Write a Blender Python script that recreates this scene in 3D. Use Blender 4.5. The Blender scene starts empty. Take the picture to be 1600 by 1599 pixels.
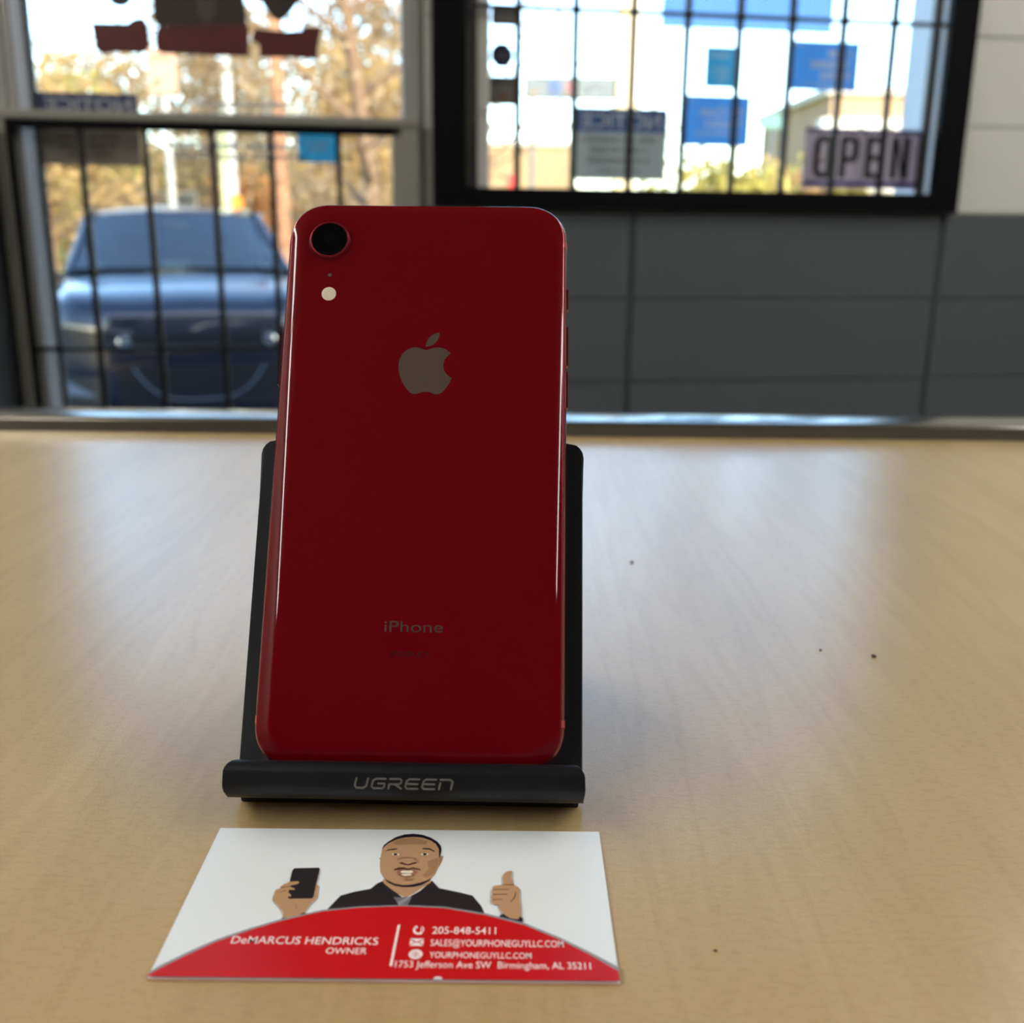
import bpy, bmesh, math, random
import numpy as np
from mathutils import Matrix, Vector

SC = bpy.context.scene
COL = SC.collection
R = math.radians

# ------------------------------------------------------------------ camera
FPX, PITCH, ROLL, CAMH = 1640.0, R(15.4676), R(0.5848), 0.13847
cd = bpy.data.cameras.new('camera')
cam = bpy.data.objects.new('camera', cd)
COL.objects.link(cam)
_fw = Vector((0, math.cos(PITCH), -math.sin(PITCH)))
_r = Vector((1, 0, 0)); _u = Vector((0, math.sin(PITCH), math.cos(PITCH)))
_r2 = _r * math.cos(ROLL) + _u * math.sin(ROLL)
_u2 = -_r * math.sin(ROLL) + _u * math.cos(ROLL)
cam.matrix_world = Matrix(((_r2.x, _u2.x, -_fw.x, 0), (_r2.y, _u2.y, -_fw.y, 0), (_r2.z, _u2.z, -_fw.z, CAMH), (0, 0, 0, 1)))
cd.sensor_fit = 'HORIZONTAL'; cd.sensor_width = 36.0; cd.lens = 36.0 * FPX / 1600.0
cd.clip_start = 0.01; cd.clip_end = 500
cd.dof.use_dof = True; cd.dof.focus_distance = 0.268; cd.dof.aperture_fstop = 15.0
SC.camera = cam

# ------------------------------------------------------------------ the wall's own frame: u along the wall, n outwards, z up
TH = R(9.5)
UX = Vector((math.cos(TH), math.sin(TH), 0)); NX = Vector((-math.sin(TH), math.cos(TH), 0))
WO = Vector((0, 2.52, 0))
WALLM = Matrix.Translation(WO) @ Matrix.Rotation(TH, 4, 'Z')
def W(u, n, z): return WO + UX * u + NX * n + Vector((0, 0, z))

# ------------------------------------------------------------------ sky, sun, exposure
SUN_EL, SUN_DIR_TO = R(21), (-NX * 0.96 + UX * 0.28).normalized()      # low sun behind the shop
SKY, SUN = 0.76, 5.5
FIXTURE = 17.5
wd = bpy.data.worlds.new('sky'); SC.world = wd; wd.use_nodes = True
nt = wd.node_tree; nt.nodes.clear()
wo = nt.nodes.new('ShaderNodeOutputWorld'); bg = nt.nodes.new('ShaderNodeBackground'); sk = nt.nodes.new('ShaderNodeTexSky')
sk.sky_type = 'NISHITA'; sk.sun_disc = False; sk.sun_elevation = SUN_EL
sk.sun_rotation = math.atan2(SUN_DIR_TO.x, SUN_DIR_TO.y)
sk.air_density = 1.0; sk.dust_density = 1.0; sk.ozone_density = 2.5
bg.inputs['Strength'].default_value = SKY
nt.links.new(sk.outputs[0], bg.inputs[0]); nt.links.new(bg.outputs[0], wo.inputs[0])
sd = bpy.data.lights.new('sun', 'SUN'); sd.energy = SUN; sd.angle = R(0.6); sd.color = (1.0, 0.90, 0.72)
so = bpy.data.objects.new('sun', sd); COL.objects.link(so)
sdir = Vector((SUN_DIR_TO.x * math.cos(SUN_EL), SUN_DIR_TO.y * math.cos(SUN_EL), math.sin(SUN_EL)))
so.rotation_euler = sdir.to_track_quat('Z', 'Y').to_euler(); so.location = (0, -8, 9)
vs = SC.view_settings
vs.view_transform = 'Standard'; vs.look = 'None'; vs.gamma = 1.0; vs.use_curve_mapping = False
vs.exposure = 0.5
SC.cycles.max_bounces = 10; SC.cycles.transparent_max_bounces = 16
SC.cycles.diffuse_bounces = 5; SC.cycles.glossy_bounces = 5; SC.cycles.caustics_reflective = False; SC.cycles.caustics_refractive = False

# ------------------------------------------------------------------ helpers
def L(c):
    return tuple(((v / 255) / 12.92 if v / 255 <= 0.04045 else ((v / 255 + 0.055) / 1.055) ** 2.4) for v in c)

def mat(name, rgb, rough=0.5, metal=0.0, spec=0.5, coat=0.0, coat_rough=0.03, var=0.06, vscale=40.0, bump=0.0, bscale=200.0,
        transl=0.0, emit=None, estr=0.0, aniso=0.0, linear=False):
    m = bpy.data.materials.new(name); m.use_nodes = True
    nt = m.node_tree; p = nt.nodes['Principled BSDF']
    c = rgb if linear else L(rgb)
    tc = nt.nodes.new('ShaderNodeTexCoord')
    nz = nt.nodes.new('ShaderNodeTexNoise'); nz.inputs['Scale'].default_value = vscale; nz.inputs['Detail'].default_value = 3
    nt.links.new(tc.outputs['Object'], nz.inputs['Vector'])
    mx = nt.nodes.new('ShaderNodeMix'); mx.data_type = 'RGBA'
    mx.inputs['A'].default_value = (*[v * (1 - var) for v in c], 1); mx.inputs['B'].default_value = (*[min(1, v * (1 + var)) for v in c], 1)
    nt.links.new(nz.outputs['Fac'], mx.inputs['Factor'])
    nt.links.new(mx.outputs['Result'], p.inputs['Base Color'])
    p.inputs['Roughness'].default_value = rough; p.inputs['Metallic'].default_value = metal
    p.inputs['Specular IOR Level'].default_value = spec
    p.inputs['Coat Weight'].default_value = coat; p.inputs['Coat Roughness'].default_value = coat_rough
    if bump:
        n2 = nt.nodes.new('ShaderNodeTexNoise'); n2.inputs['Scale'].default_value = bscale; n2.inputs['Detail'].default_value = 4
        nt.links.new(tc.outputs['Object'], n2.inputs['Vector'])
        b = nt.nodes.new('ShaderNodeBump'); b.inputs['Strength'].default_value = bump; b.inputs['Distance'].default_value = 0.002
        nt.links.new(n2.outputs['Fac'], b.inputs['Height']); nt.links.new(b.outputs[0], p.inputs['Normal'])
    if emit:
        p.inputs['Emission Color'].default_value = (*emit, 1); p.inputs['Emission Strength'].default_value = estr
    if transl:
        out = nt.nodes['Material Output']
        tr = nt.nodes.new('ShaderNodeBsdfTranslucent'); ms = nt.nodes.new('ShaderNodeMixShader')
        nt.links.new(mx.outputs['Result'], tr.inputs['Color']); ms.inputs[0].default_value = transl
        nt.links.new(p.outputs[0], ms.inputs[1]); nt.links.new(tr.outputs[0], ms.inputs[2]); nt.links.new(ms.outputs[0], out.inputs[0])
    return m

def glass_mat(name, tint=(1, 1, 1), refl=1.0, rough=0.0):
    m = bpy.data.materials.new(name); m.use_nodes = True
    nt = m.node_tree; nt.nodes.remove(nt.nodes['Principled BSDF']); out = nt.nodes['Material Output']
    t = nt.nodes.new('ShaderNodeBsdfTransparent'); t.inputs[0].default_value = (*tint, 1)
    g = nt.nodes.new('ShaderNodeBsdfGlossy'); g.inputs['Roughness'].default_value = rough
    f = nt.nodes.new('ShaderNodeFresnel'); f.inputs['IOR'].default_value = 1.5
    mu = nt.nodes.new('ShaderNodeMath'); mu.operation = 'MULTIPLY'; mu.inputs[1].default_value = refl
    s = nt.nodes.new('ShaderNodeMixShader')
    nt.links.new(f.outputs[0], mu.inputs[0]); nt.links.new(mu.outputs[0], s.inputs[0])
    nt.links.new(t.outputs[0], s.inputs[1]); nt.links.new(g.outputs[0], s.inputs[2]); nt.links.new(s.outputs[0], out.inputs[0])
    return m

class MB:
    """collects faces; build() links them as one mesh object"""
    def __init__(self): self.v = []; self.f = []; self.mi = []; self.cur = 0
    def add(self, vs, fs, M=None):
        b = len(self.v)
        self.v += [tuple(M @ Vector(p)) if M is not None else tuple(p) for p in vs]
        for f in fs: self.f.append([i + b for i in f]); self.mi.append(self.cur)
        return self
    def box(self, a, b, M=None, ch=0.0):
        x0, y0, z0 = a; x1, y1, z1 = b
        if ch <= 0:
            vs = [(x0, y0, z0), (x1, y0, z0), (x1, y1, z0), (x0, y1, z0), (x0, y0, z1), (x1, y0, z1), (x1, y1, z1), (x0, y1, z1)]
            return self.add(vs, [(0, 3, 2, 1), (4, 5, 6, 7), (0, 1, 5, 4), (1, 2, 6, 5), (2, 3, 7, 6), (3, 0, 4, 7)], M)
        bm = bmesh.new(); bmesh.ops.create_cube(bm, size=1)
        for v in bm.verts: v.co = Vector(((x0 + x1) / 2 + v.co.x * (x1 - x0), (y0 + y1) / 2 + v.co.y * (y1 - y0), (z0 + z1) / 2 + v.co.z * (z1 - z0)))
        bmesh.ops.bevel(bm, geom=bm.edges[:], offset=ch, segments=2, profile=0.5, affect='EDGES')
        bm.verts.index_update()
        self.add([v.co[:] for v in bm.verts], [[v.index for v in f.verts] for f in bm.faces], M); bm.free()
        return self
    def loft(self, loops, cap=True, close=True, M=None):
        n = len(loops[0]); vs = [p for lp in loops for p in lp]; fs = []
        for k in range(len(loops) - 1):
            for i in range(n if close else n - 1):
                j = (i + 1) % n
                fs.append((k * n + i, k * n + j, (k + 1) * n + j, (k + 1) * n + i))
        if cap: fs.append(tuple(range(n))[::-1]); fs.append(tuple(range((len(loops) - 1) * n, len(loops) * n)))
        return self.add(vs, fs, M)
    def prism(self, pts, z0, z1, M=None):
        return self.loft([[(x, y, z0) for x, y in pts], [(x, y, z1) for x, y in pts]], M=M)
    def flat(self, pts, z, M=None):
        return self.add([(x, y, z) for x, y in pts], [tuple(range(len(pts)))], M)
    def tube(self, path, rad, n=8, M=None, cap=True):
        path = [Vector(p) for p in path]; loops = []
        rr = rad if isinstance(rad, (list, tuple)) else [rad] * len(path)
        for i, p in enumerate(path):
            d = (path[min(i + 1, len(path) - 1)] - path[max(i - 1, 0)]).normalized()
            up = Vector((0, 0, 1)) if abs(d.z) < 0.9 else Vector((1, 0, 0))
            a = d.cross(up).normalized(); b = a.cross(d)
            loops.append([tuple(p + (a * math.cos(2 * math.pi * k / n) + b * math.sin(2 * math.pi * k / n)) * rr[i]) for k in range(n)])
        return self.loft(loops, cap=cap, M=M)
    def disc(self, c, r, n=32, M=None, ry=None):
        ry = ry or r
        return self.add([(c[0] + r * math.cos(2 * math.pi * k / n), c[1] + ry * math.sin(2 * math.pi * k / n), c[2]) for k in range(n)], [tuple(range(n))], M)
    def lathe(self, prof, n=32, M=None, cap=True):
        return self.loft([[(r * math.cos(2 * math.pi * k / n), r * math.sin(2 * math.pi * k / n), z) for k in range(n)] for r, z in prof], cap=cap, M=M)
    def build(self, name, mats, parent=None, smooth=40, bevel=0.0):
        me = bpy.data.meshes.new(name); me.from_pydata(self.v, [], self.f); me.validate()
        mats = mats if isinstance(mats, (list, tuple)) else [mats]
        for m in mats: me.materials.append(m)
        if len(mats) > 1 and len(me.polygons) == len(self.mi): me.polygons.foreach_set('material_index', self.mi)
        bm = bmesh.new(); bm.from_mesh(me); bmesh.ops.recalc_face_normals(bm, faces=bm.faces[:]); bm.to_mesh(me); bm.free()
        if smooth: me.shade_smooth(); me.set_sharp_from_angle(angle=R(smooth))
        o = bpy.data.objects.new(name, me); COL.objects.link(o)
        if parent is not None: o.parent = parent
        if bevel:
            b = o.modifiers.new('edge', 'BEVEL'); b.width = bevel; b.segments = 2; b.limit_method = 'ANGLE'; b.angle_limit = R(40)
        return o

def tag(o, label, cat, group=None, kind=None):
    o['label'] = label; o['category'] = cat
    if group: o['group'] = group
    if kind: o['kind'] = kind
    return o
def thing(name, label, cat, M=None, group=None):
    o = bpy.data.objects.new(name, None); COL.objects.link(o); o.empty_display_size = 0.05
    if M is not None: o.matrix_world = M
    return tag(o, label, cat, group)
def structure(o): o['kind'] = 'structure'; return o
def dup_tree(o, M):
    c = o.copy(); COL.objects.link(c); c.matrix_world = M
    for ch in list(o.children):
        k = ch.copy(); COL.objects.link(k); k.parent = c
    return c

def text_mesh(body, bold=0.0):
    cu = bpy.data.curves.new('t', 'FONT'); cu.body = body; cu.size = 1.0; cu.offset = bold; cu.resolution_u = 4
    o = bpy.data.objects.new('t', cu); COL.objects.link(o)
    bpy.context.view_layer.update()
    me = bpy.data.meshes.new_from_object(o.evaluated_get(bpy.context.evaluated_depsgraph_get()))
    bpy.data.objects.remove(o); bpy.data.curves.remove(cu)
    vs = np.array([v.co[:] for v in me.vertices]); fs = [list(p.vertices) for p in me.polygons]
    bpy.data.meshes.remove(me)
    return vs, fs
def add_text(B, body, x0, x1, y0, y1, z, bold=0.0, mirror=False, M=None):
    """lettering fitted into a rectangle of the local xy plane; y0 is the baseline and y1 the capital height"""
    vs, fs = text_mesh(body, bold)
    cv, _ = text_mesh('H', bold)
    lo, hi = vs[:, 0].min(), vs[:, 0].max(); ch = cv[:, 1].max()
    X = (vs[:, 0] - lo) / (hi - lo)
    if mirror: X = 1 - X
    X = x0 + X * (x1 - x0); Y = y0 + vs[:, 1] / ch * (y1 - y0)
    B.add([(float(a), float(b), z) for a, b in zip(X, Y)], fs, M)
def glyph_row(B, x0, x1, y0, h, z, rng, wgt=0.16, M=None):
    """small print too blurred to read: a row of letter-like stems and bars"""
    x = x0
    while x < x1 - h * 0.3:
        w = h * rng.choice((0.5, 0.6, 0.7)); t = h * wgt
        if rng.random() < 0.16: x += w * 0.7; continue
        B.add([(x, y0, z), (x + t, y0, z), (x + t, y0 + h, z), (x, y0 + h, z)], [(0, 1, 2, 3)], M)
        if rng.random() < 0.7: B.add([(x + w - t, y0, z), (x + w, y0, z), (x + w, y0 + h, z), (x + w - t, y0 + h, z)], [(0, 1, 2, 3)], M)
        for yy in rng.sample((0.0, 0.42, 0.84), 2):
            B.add([(x, y0 + h * yy, z), (x + w, y0 + h * yy, z), (x + w, y0 + h * yy + t, z), (x, y0 + h * yy + t, z)], [(0, 1, 2, 3)], M)
        x += w + h * 0.22
# maps a local (x, y, z) drawing plane onto a wall sign seen from inside: x along the wall, y up, z towards the room
SIGNM = Matrix(((1, 0, 0, 0), (0, 0, -1, 0), (0, 1, 0, 0), (0, 0, 0, 1)))

CARD={"suit":[[-14.98,-6.2],[-12.21,0.27],[-9.44,1.65],[-6.2,2.68],[-4.95,4.68],[-3.73,5.64],[-1.71,2.88],[0.87,-0.11],[2.34,0.03],[4.39,2.06],[6.74,5.82],[8.45,3.17],[12.66,1.89],[15.71,0.73],[17.69,-2.79],[18.97,-6.79],[19.04,-9.57],[-14.29,-10.1]],"neck":[[-3.86,6.25],[-1.28,4.24],[2.76,3.85],[6.41,6.42],[6.52,5.05],[4.87,3.21],[3.28,1.19],[1.64,-0.15],[0.95,0.06],[-0.71,1.56],[-2.25,3.1],[-3.77,4.88]],"head":[[-5.48,17.8],[-4.36,20.11],[-2.62,21.7],[-0.93,22.52],[1.13,22.82],[3.23,22.59],[5.26,21.32],[6.73,19.28],[7.44,17.52],[7.77,13.8],[7.78,10.66],[7.26,8.06],[6.55,6.42],[4.74,4.79],[3.17,3.86],[0.98,3.71],[-1.29,4.35],[-2.81,5.58],[-3.92,6.71],[-4.77,8.55],[-5.29,11.63],[-5.42,13.81],[-5.42,15.54]],"hair":[[-5.53,17.04],[-5.31,18.82],[-4.39,20.37],[-2.83,22.22],[-1.01,23.31],[1.05,23.61],[3.17,23.25],[5.2,22.1],[6.79,20.57],[7.79,18.79],[8.06,17.03],[7.91,15.03],[7.73,13.8],[7.41,17.52],[6.57,19.54],[5.29,20.93],[3.27,22.07],[1.17,22.35],[-0.88,22.05],[-2.71,21.18],[-4.32,19.73],[-5.14,18.06]],"beard":[[-3.92,6.71],[-2.96,5.69],[-1.3,4.46],[0.68,3.93],[2.46,4.12],[4.18,4.89],[5.5,5.6],[6.53,6.65],[6.06,5.5],[4.53,4.0],[2.8,3.36],[0.62,3.26],[-1.23,3.79],[-2.88,5.0]],"brow1":[[-4.92,16.17],[-4.02,17.19],[-2.1,17.6],[-2.06,17.23],[-3.83,16.82]],"brow2":[[3.63,17.81],[5.24,17.78],[6.48,16.75],[6.51,16.3],[5.28,17.28],[3.66,17.45]],"eye1":[[-3.1,15.46],[-2.54,15.64],[-1.66,15.56],[-1.17,15.0],[-1.86,14.69],[-2.66,14.75]],"eye2":[[3.34,15.32],[3.81,15.7],[4.67,15.79],[5.28,15.48],[4.88,14.98],[3.88,14.91]],"iris1":[[-2.67,15.51],[-1.89,15.6],[-1.73,14.86],[-2.51,14.75]],"iris2":[[3.96,15.71],[4.75,15.72],[4.8,15.05],[4.09,14.99]],"nose":[[-1.06,11.9],[-0.46,12.29],[0.16,11.82],[1.05,11.45],[1.98,12.17],[2.85,12.3],[2.79,11.87],[2.03,11.57],[1.23,11.07],[0.07,11.29]],"nose2":[[-1.74,13.63],[-0.66,14.26],[1.05,14.42],[2.53,13.95],[3.46,12.26],[3.2,12.07],[2.28,13.46],[1.09,13.98],[-0.48,13.85],[-1.52,12.91]],"must":[[-1.94,9.54],[-0.81,10.27],[0.31,10.29],[1.07,9.83],[2.14,10.37],[3.93,9.69],[3.9,9.36],[2.2,9.8],[1.11,9.36],[0.1,9.65],[-1.85,9.14]],"lips":[[-1.2,8.61],[-0.45,9.45],[1.12,9.24],[2.23,9.5],[3.43,8.69],[2.58,7.16],[1.23,6.75],[-0.33,7.04]],"teeth1":[[-0.42,8.58],[0.02,9.06],[2.27,9.02],[2.34,8.32],[1.38,8.05],[-0.02,8.09]],"teeth2":[[-0.24,7.53],[0.29,7.77],[2.1,7.87],[2.02,7.27],[0.64,7.04]],"chin":[[0.32,6.09],[1.4,6.45],[2.81,6.24],[2.45,5.66],[0.93,5.59]],"ear1":[[7.73,15.03],[8.64,14.8],[8.36,12.59],[7.82,10.54],[7.67,13.8]],"ear2":[[-5.67,13.81],[-5.27,13.99],[-5.25,12.96]],"fore":[[-3.6,19.87],[-2.26,21.13],[1.2,21.98],[4.71,20.74],[4.25,19.19],[0.56,19.43],[-2.32,18.94]],"cheek":[[5.2,12.78],[7.53,14.28],[7.69,10.9],[7.09,8.52],[5.42,6.63],[4.51,7.54],[5.72,9.91]],"tie":[[-0.99,-0.14],[2.91,-0.08],[2.52,-1.87],[1.96,-3.63],[0.82,-3.18]],"tie2":[[-0.06,-1.91],[1.98,-0.09],[2.91,-0.08],[0.61,-2.95]],"collar":[[-3.73,5.64],[-1.71,2.88],[0.87,-0.11],[-0.42,-1.91],[-4.45,3.76]],"collar2":[[6.74,5.82],[4.39,2.06],[2.34,0.03],[3.63,-1.85],[7.64,3.96]],"palm":[[-26.25,1.56],[-26.26,-0.85],[-25.97,-2.14],[-24.46,-3.82],[-23.09,-5.89],[-22.7,-7.74],[-21.67,-7.62],[-19.73,-6.87],[-18.71,-6.03],[-18.51,-4.98],[-17.85,-2.86],[-16.91,-0.7],[-17.38,3.27],[-17.98,3.71],[-19.23,0.14],[-23.33,2.28],[-25.1,2.25]],"handset":[[-23.82,9.43],[-18.52,9.76],[-18.19,9.25],[-17.97,3.26],[-17.71,-0.71],[-18.03,-1.19],[-22.71,-1.38],[-23.05,-1.01],[-23.88,4.97],[-24.09,8.68]],"fing1":[[-23.79,4.52],[-22.03,4.71],[-21.68,4.33],[-22.12,3.75],[-23.49,3.06],[-25.1,2.25],[-25.58,2.57],[-24.86,3.71]],"fing2":[[-26.25,1.56],[-25.12,2.36],[-23.43,2.79],[-22.35,2.18],[-22.12,1.74],[-23.61,1.67],[-24.86,1.14],[-25.83,0.58]],"fing3":[[-26.07,0.46],[-24.82,0.97],[-23.79,1.23],[-22.56,-0.14],[-22.57,-0.72],[-23.14,-0.58],[-24.04,-0.16],[-25.16,-0.62]],"ln1":[[-25.55,2.46],[-23.47,2.99],[-23.43,2.79],[-25.1,2.25]],"ln2":[[-25.83,0.58],[-24.86,1.14],[-23.83,1.42],[-23.79,1.23],[-24.82,0.97]],"ln3":[[-22.02,-2.08],[-20.61,-3.76],[-20.4,-4.81],[-20.67,-4.81],[-20.79,-3.87]],"cuff":[[-23.17,-8.56],[-22.85,-7.64],[-21.66,-7.68],[-19.72,-6.91],[-18.73,-5.92],[-18.14,-6.23],[-17.92,-7.05],[-19.79,-7.89],[-21.74,-8.53]],"thumb":[[21.92,4.08],[22.22,4.85],[21.99,6.9],[22.39,8.31],[23.02,9.02],[23.97,9.21],[24.13,8.86],[23.97,6.94],[24.4,4.2],[25.22,3.54],[25.74,2.71],[25.77,-0.75],[26.01,-3.94],[25.94,-6.9],[25.4,-7.6],[24.12,-7.54],[22.33,-5.96],[21.41,-3.7],[21.4,-2.75],[20.08,-2.45],[19.67,-1.81],[19.8,-0.84],[19.58,-0.2],[19.87,0.79],[19.69,1.78],[19.93,2.78],[19.87,3.12],[20.37,3.8]],"t1":[[19.98,2.48],[23.47,2.62],[23.48,2.41],[19.99,2.25]],"t2":[[20.02,0.83],[23.08,0.96],[23.08,0.71],[20.02,0.56]],"t3":[[19.95,-0.92],[22.08,-0.85],[22.08,-1.07],[19.96,-1.16]],"t4":[[22.02,4.16],[24.4,4.24],[24.5,4.0],[22.02,3.94]],"t5":[[24.81,1.53],[24.96,1.54],[24.71,-0.44],[23.85,-1.99],[23.75,-1.83],[24.5,-0.36]],"cuff2":[[21.22,-7.28],[21.84,-5.96],[22.33,-5.85],[23.72,-7.24],[25.3,-7.52],[25.79,-6.56],[26.35,-7.2],[26.17,-9.33],[24.9,-9.05],[23.14,-8.17]],"banner":[[-44.6,-25.15],[-42.92,-23.3],[-38.9,-19.39],[-34.12,-15.33],[-28.39,-11.75],[-22.92,-8.82],[-14.84,-5.58],[-7.5,-4.27],[1.27,-3.63],[10.16,-4.18],[18.42,-6.22],[26.53,-9.28],[33.74,-13.83],[39.48,-18.21],[44.48,-22.84]],"bannertop":[[-44.65,-24.33],[-43.19,-22.46],[-39.13,-18.61],[-34.32,-14.6],[-28.55,-11.09],[-23.05,-8.24],[-14.93,-5.08],[-7.56,-3.87],[1.23,-3.23],[10.13,-3.68],[18.41,-5.64],[26.53,-8.61],[33.77,-13.09],[39.53,-17.42],[44.44,-22.0]]}
LINES=[["DeMARCUS HENDRICKS", -31.29, -2.32, -15.82, 2.17], ["OWNER", -12.14, -4.18, -18.55, 1.76], ["205-848-5411", 8.13, 20.9, -12.29, 2.15], ["SALES@YOURPHONEGUYLLC.COM", 8.05, 34.27, -15.99, 1.95], ["YOURPHONEGUYLLC.COM", 8.08, 27.92, -19.42, 1.7], ["1753 Jefferson Ave SW  Birmingham, AL 35211", 1.74, 39.24, -22.21, 1.87]]
DECAL={"guy":[[-0.9063,0.5344],[-0.8322,0.5356],[-0.8185,0.5448],[-0.8069,0.5474],[-0.7958,0.5438],[-0.7887,0.5309],[-0.7903,0.4901],[-0.7942,0.4821],[-0.8077,0.4769],[-0.8697,0.4764],[-0.8732,0.4732],[-0.8895,0.4726],[-0.9001,0.4801],[-0.9029,0.5019]],"phone":[[-0.7745,0.5252],[-0.7673,0.5333],[-0.7576,0.5321],[-0.5881,0.543],[-0.5799,0.5386],[-0.5833,0.4779],[-0.6589,0.477],[-0.6972,0.478],[-0.7683,0.4782],[-0.7774,0.4874],[-0.7776,0.5063]],"your":[[-0.578,0.5132],[-0.5684,0.5342],[-0.5044,0.5318],[-0.4703,0.5346],[-0.4648,0.5428],[-0.4255,0.5442],[-0.4258,0.5362],[-0.4357,0.5021],[-0.4367,0.4761],[-0.4966,0.4791],[-0.5614,0.477],[-0.5616,0.5042],[-0.5765,0.5101]],"body":[[-0.7752,0.5996],[-0.7791,0.55],[-0.7707,0.5322],[-0.5849,0.539],[-0.5849,0.5699],[-0.5894,0.6073]],"tie":[[-0.687,0.6033],[-0.6441,0.605],[-0.6486,0.5612],[-0.6684,0.536],[-0.6867,0.5597]],"blob":[[-0.8656,0.5959],[-0.8173,0.5979],[-0.8206,0.5778],[-0.8326,0.569],[-0.8441,0.5667],[-0.8567,0.5693],[-0.8656,0.5775]],"blob2":[[-0.5644,0.6083],[-0.5428,0.5747],[-0.527,0.5548],[-0.5136,0.5515],[-0.5032,0.5573],[-0.4891,0.5705],[-0.4568,0.6127]]}

# ------------------------------------------------------------------ materials
def wood_mat():
    m = bpy.data.materials.new('maple laminate'); m.use_nodes = True
    nt = m.node_tree; p = nt.nodes['Principled BSDF']; N = nt.nodes.new; K = nt.links.new
    tc = N('ShaderNodeTexCoord')
    def noise(sx, sy, sc, det, dist=0.0, rough=0.55):
        mp = N('ShaderNodeMapping'); mp.inputs['Scale'].default_value = (sx, sy, 1); K(tc.outputs['Object'], mp.inputs['Vector'])
        n = N('ShaderNodeTexNoise'); n.inputs['Scale'].default_value = sc; n.inputs['Detail'].default_value = det
        n.inputs['Roughness'].default_value = rough; n.inputs['Distortion'].default_value = dist
        K(mp.outputs[0], n.inputs['Vector']); return n.outputs['Fac']
    def ramp(src, stops):
        r = N('ShaderNodeValToRGB'); K(src, r.inputs[0])
        while len(r.color_ramp.elements) < len(stops): r.color_ramp.elements.new(0.5)
        for e, (pos, c) in zip(r.color_ramp.elements, stops): e.position = pos; e.color = (*c, 1)
        return r.outputs[0]
    def mix(a, b, fac, mode='MIX'):
        x = N('ShaderNodeMix'); x.data_type = 'RGBA'; x.blend_type = mode
        if isinstance(fac, float): x.inputs['Factor'].default_value = fac
        else: K(fac, x.inputs['Factor'])
        K(a, x.inputs['A']); K(b, x.inputs['B']); return x.outputs['Result']
    broad = ramp(noise(1.0, 0.16, 11, 3, 0.7), [(0.30, L((184, 159, 114))), (0.5, L((193, 167, 121))), (0.72, L((200, 174, 129)))])
    line = ramp(noise(1.0, 0.10, 62, 4, 0.8), [(0.42, (1, 1, 1)), (0.50, (0.86, 0.82, 0.75)), (0.58, (1, 1, 1))])
    c = mix(broad, line, 0.33, 'MULTIPLY')
    fleck = ramp(noise(0.55, 1.6, 520, 3, 0.0, 0.6), [(0.36, (0.84, 0.80, 0.74)), (0.5, (1, 1, 1)), (0.66, (1.06, 1.05, 1.03))])
    c = mix(c, fleck, 0.34, 'MULTIPLY')
    fine = ramp(noise(1.0, 1.0, 2600, 2), [(0.3, (0.86, 0.84, 0.8)), (0.7, (1.08, 1.08, 1.06))])
    c = mix(c, fine, 0.5, 'MULTIPLY')
    K(c, p.inputs['Base Color'])
    p.inputs['Roughness'].default_value = 0.265; p.inputs['Specular IOR Level'].default_value = 0.66
    b = N('ShaderNodeBump'); b.inputs['Strength'].default_value = 0.12; b.inputs['Distance'].default_value = 0.0004
    K(noise(1, 1, 1400, 3), b.inputs['Height']); K(b.outputs[0], p.inputs['Normal'])
    return m
M_WOOD = wood_mat()
M_TRIM = mat('satin dark aluminium trim', (138, 133, 122), rough=0.18, metal=0.9, var=0.03)
M_COUNTER = mat('dark counter body', (52, 50, 48), rough=0.5)
M_REDGLASS = mat('deep red glass', (0.15, 0.0001, 0.003), rough=0.04, spec=0.34, var=0.02, vscale=8, linear=True)
M_REDMETAL = mat('red anodised metal', (0.20, 0.008, 0.02), rough=0.25, metal=0.6, coat=0.5, coat_rough=0.05, var=0.02, linear=True)
M_BAND = mat('pale red antenna band', (0.40, 0.05, 0.06), rough=0.4, linear=True)
M_BLACKGLASS = mat('black glass', (4, 4, 7), rough=0.03, spec=0.22)
M_LENS = mat('coated lens', (4, 4, 14), rough=0.05, spec=0.4)
M_MIRROR = mat('polished grey mirror', (206, 190, 184), rough=0.12, metal=1.0, var=0.05, vscale=500)
M_MIRRORDIM = mat('faint grey-red mirror print', (100, 62, 62), rough=0.2, metal=0.8, var=0.3, vscale=400)  # darker, more mottled mirror colour for the faint small print
M_FLASH = mat('cream flash diffuser', (236, 226, 205), rough=0.35, var=0.12, vscale=1500)
M_STAND = mat('black anodised aluminium', (17, 22, 29), rough=0.42, metal=0.35, spec=0.5, bump=0.08, bscale=3000)
M_RUBBER = mat('black rubber', (10, 10, 10), rough=0.8)
M_STANDTEXT = mat('grey printed lettering', (112, 111, 107), rough=0.5)
M_CARD = mat('white card stock', (238, 245, 248), rough=0.42, var=0.012)
M_CARDEDGE = mat('card edge', (222, 176, 164), rough=0.6)
M_PRED = mat('card red ink', (206, 14, 21), rough=0.4, var=0.04, vscale=900)
M_PGREY = mat('card grey ink', (150, 152, 158), rough=0.45)
M_PWHITE = mat('card white ink', (250, 240, 240), rough=0.45)
M_PBLACK = mat('printed black cloth', (36, 32, 36), rough=0.45, var=0.05)
M_PSKIN = mat('printed brown skin', (192, 152, 114), rough=0.45)
M_PSKIN2 = mat('printed shaded skin', (168, 130, 95), rough=0.45)
M_PLINE = mat('printed dark brown line', (92, 60, 44), rough=0.45)
M_PHAIR = mat('printed hair', (30, 16, 34), rough=0.45)
M_PLIP = mat('printed lips', (160, 110, 92), rough=0.45)
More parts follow.
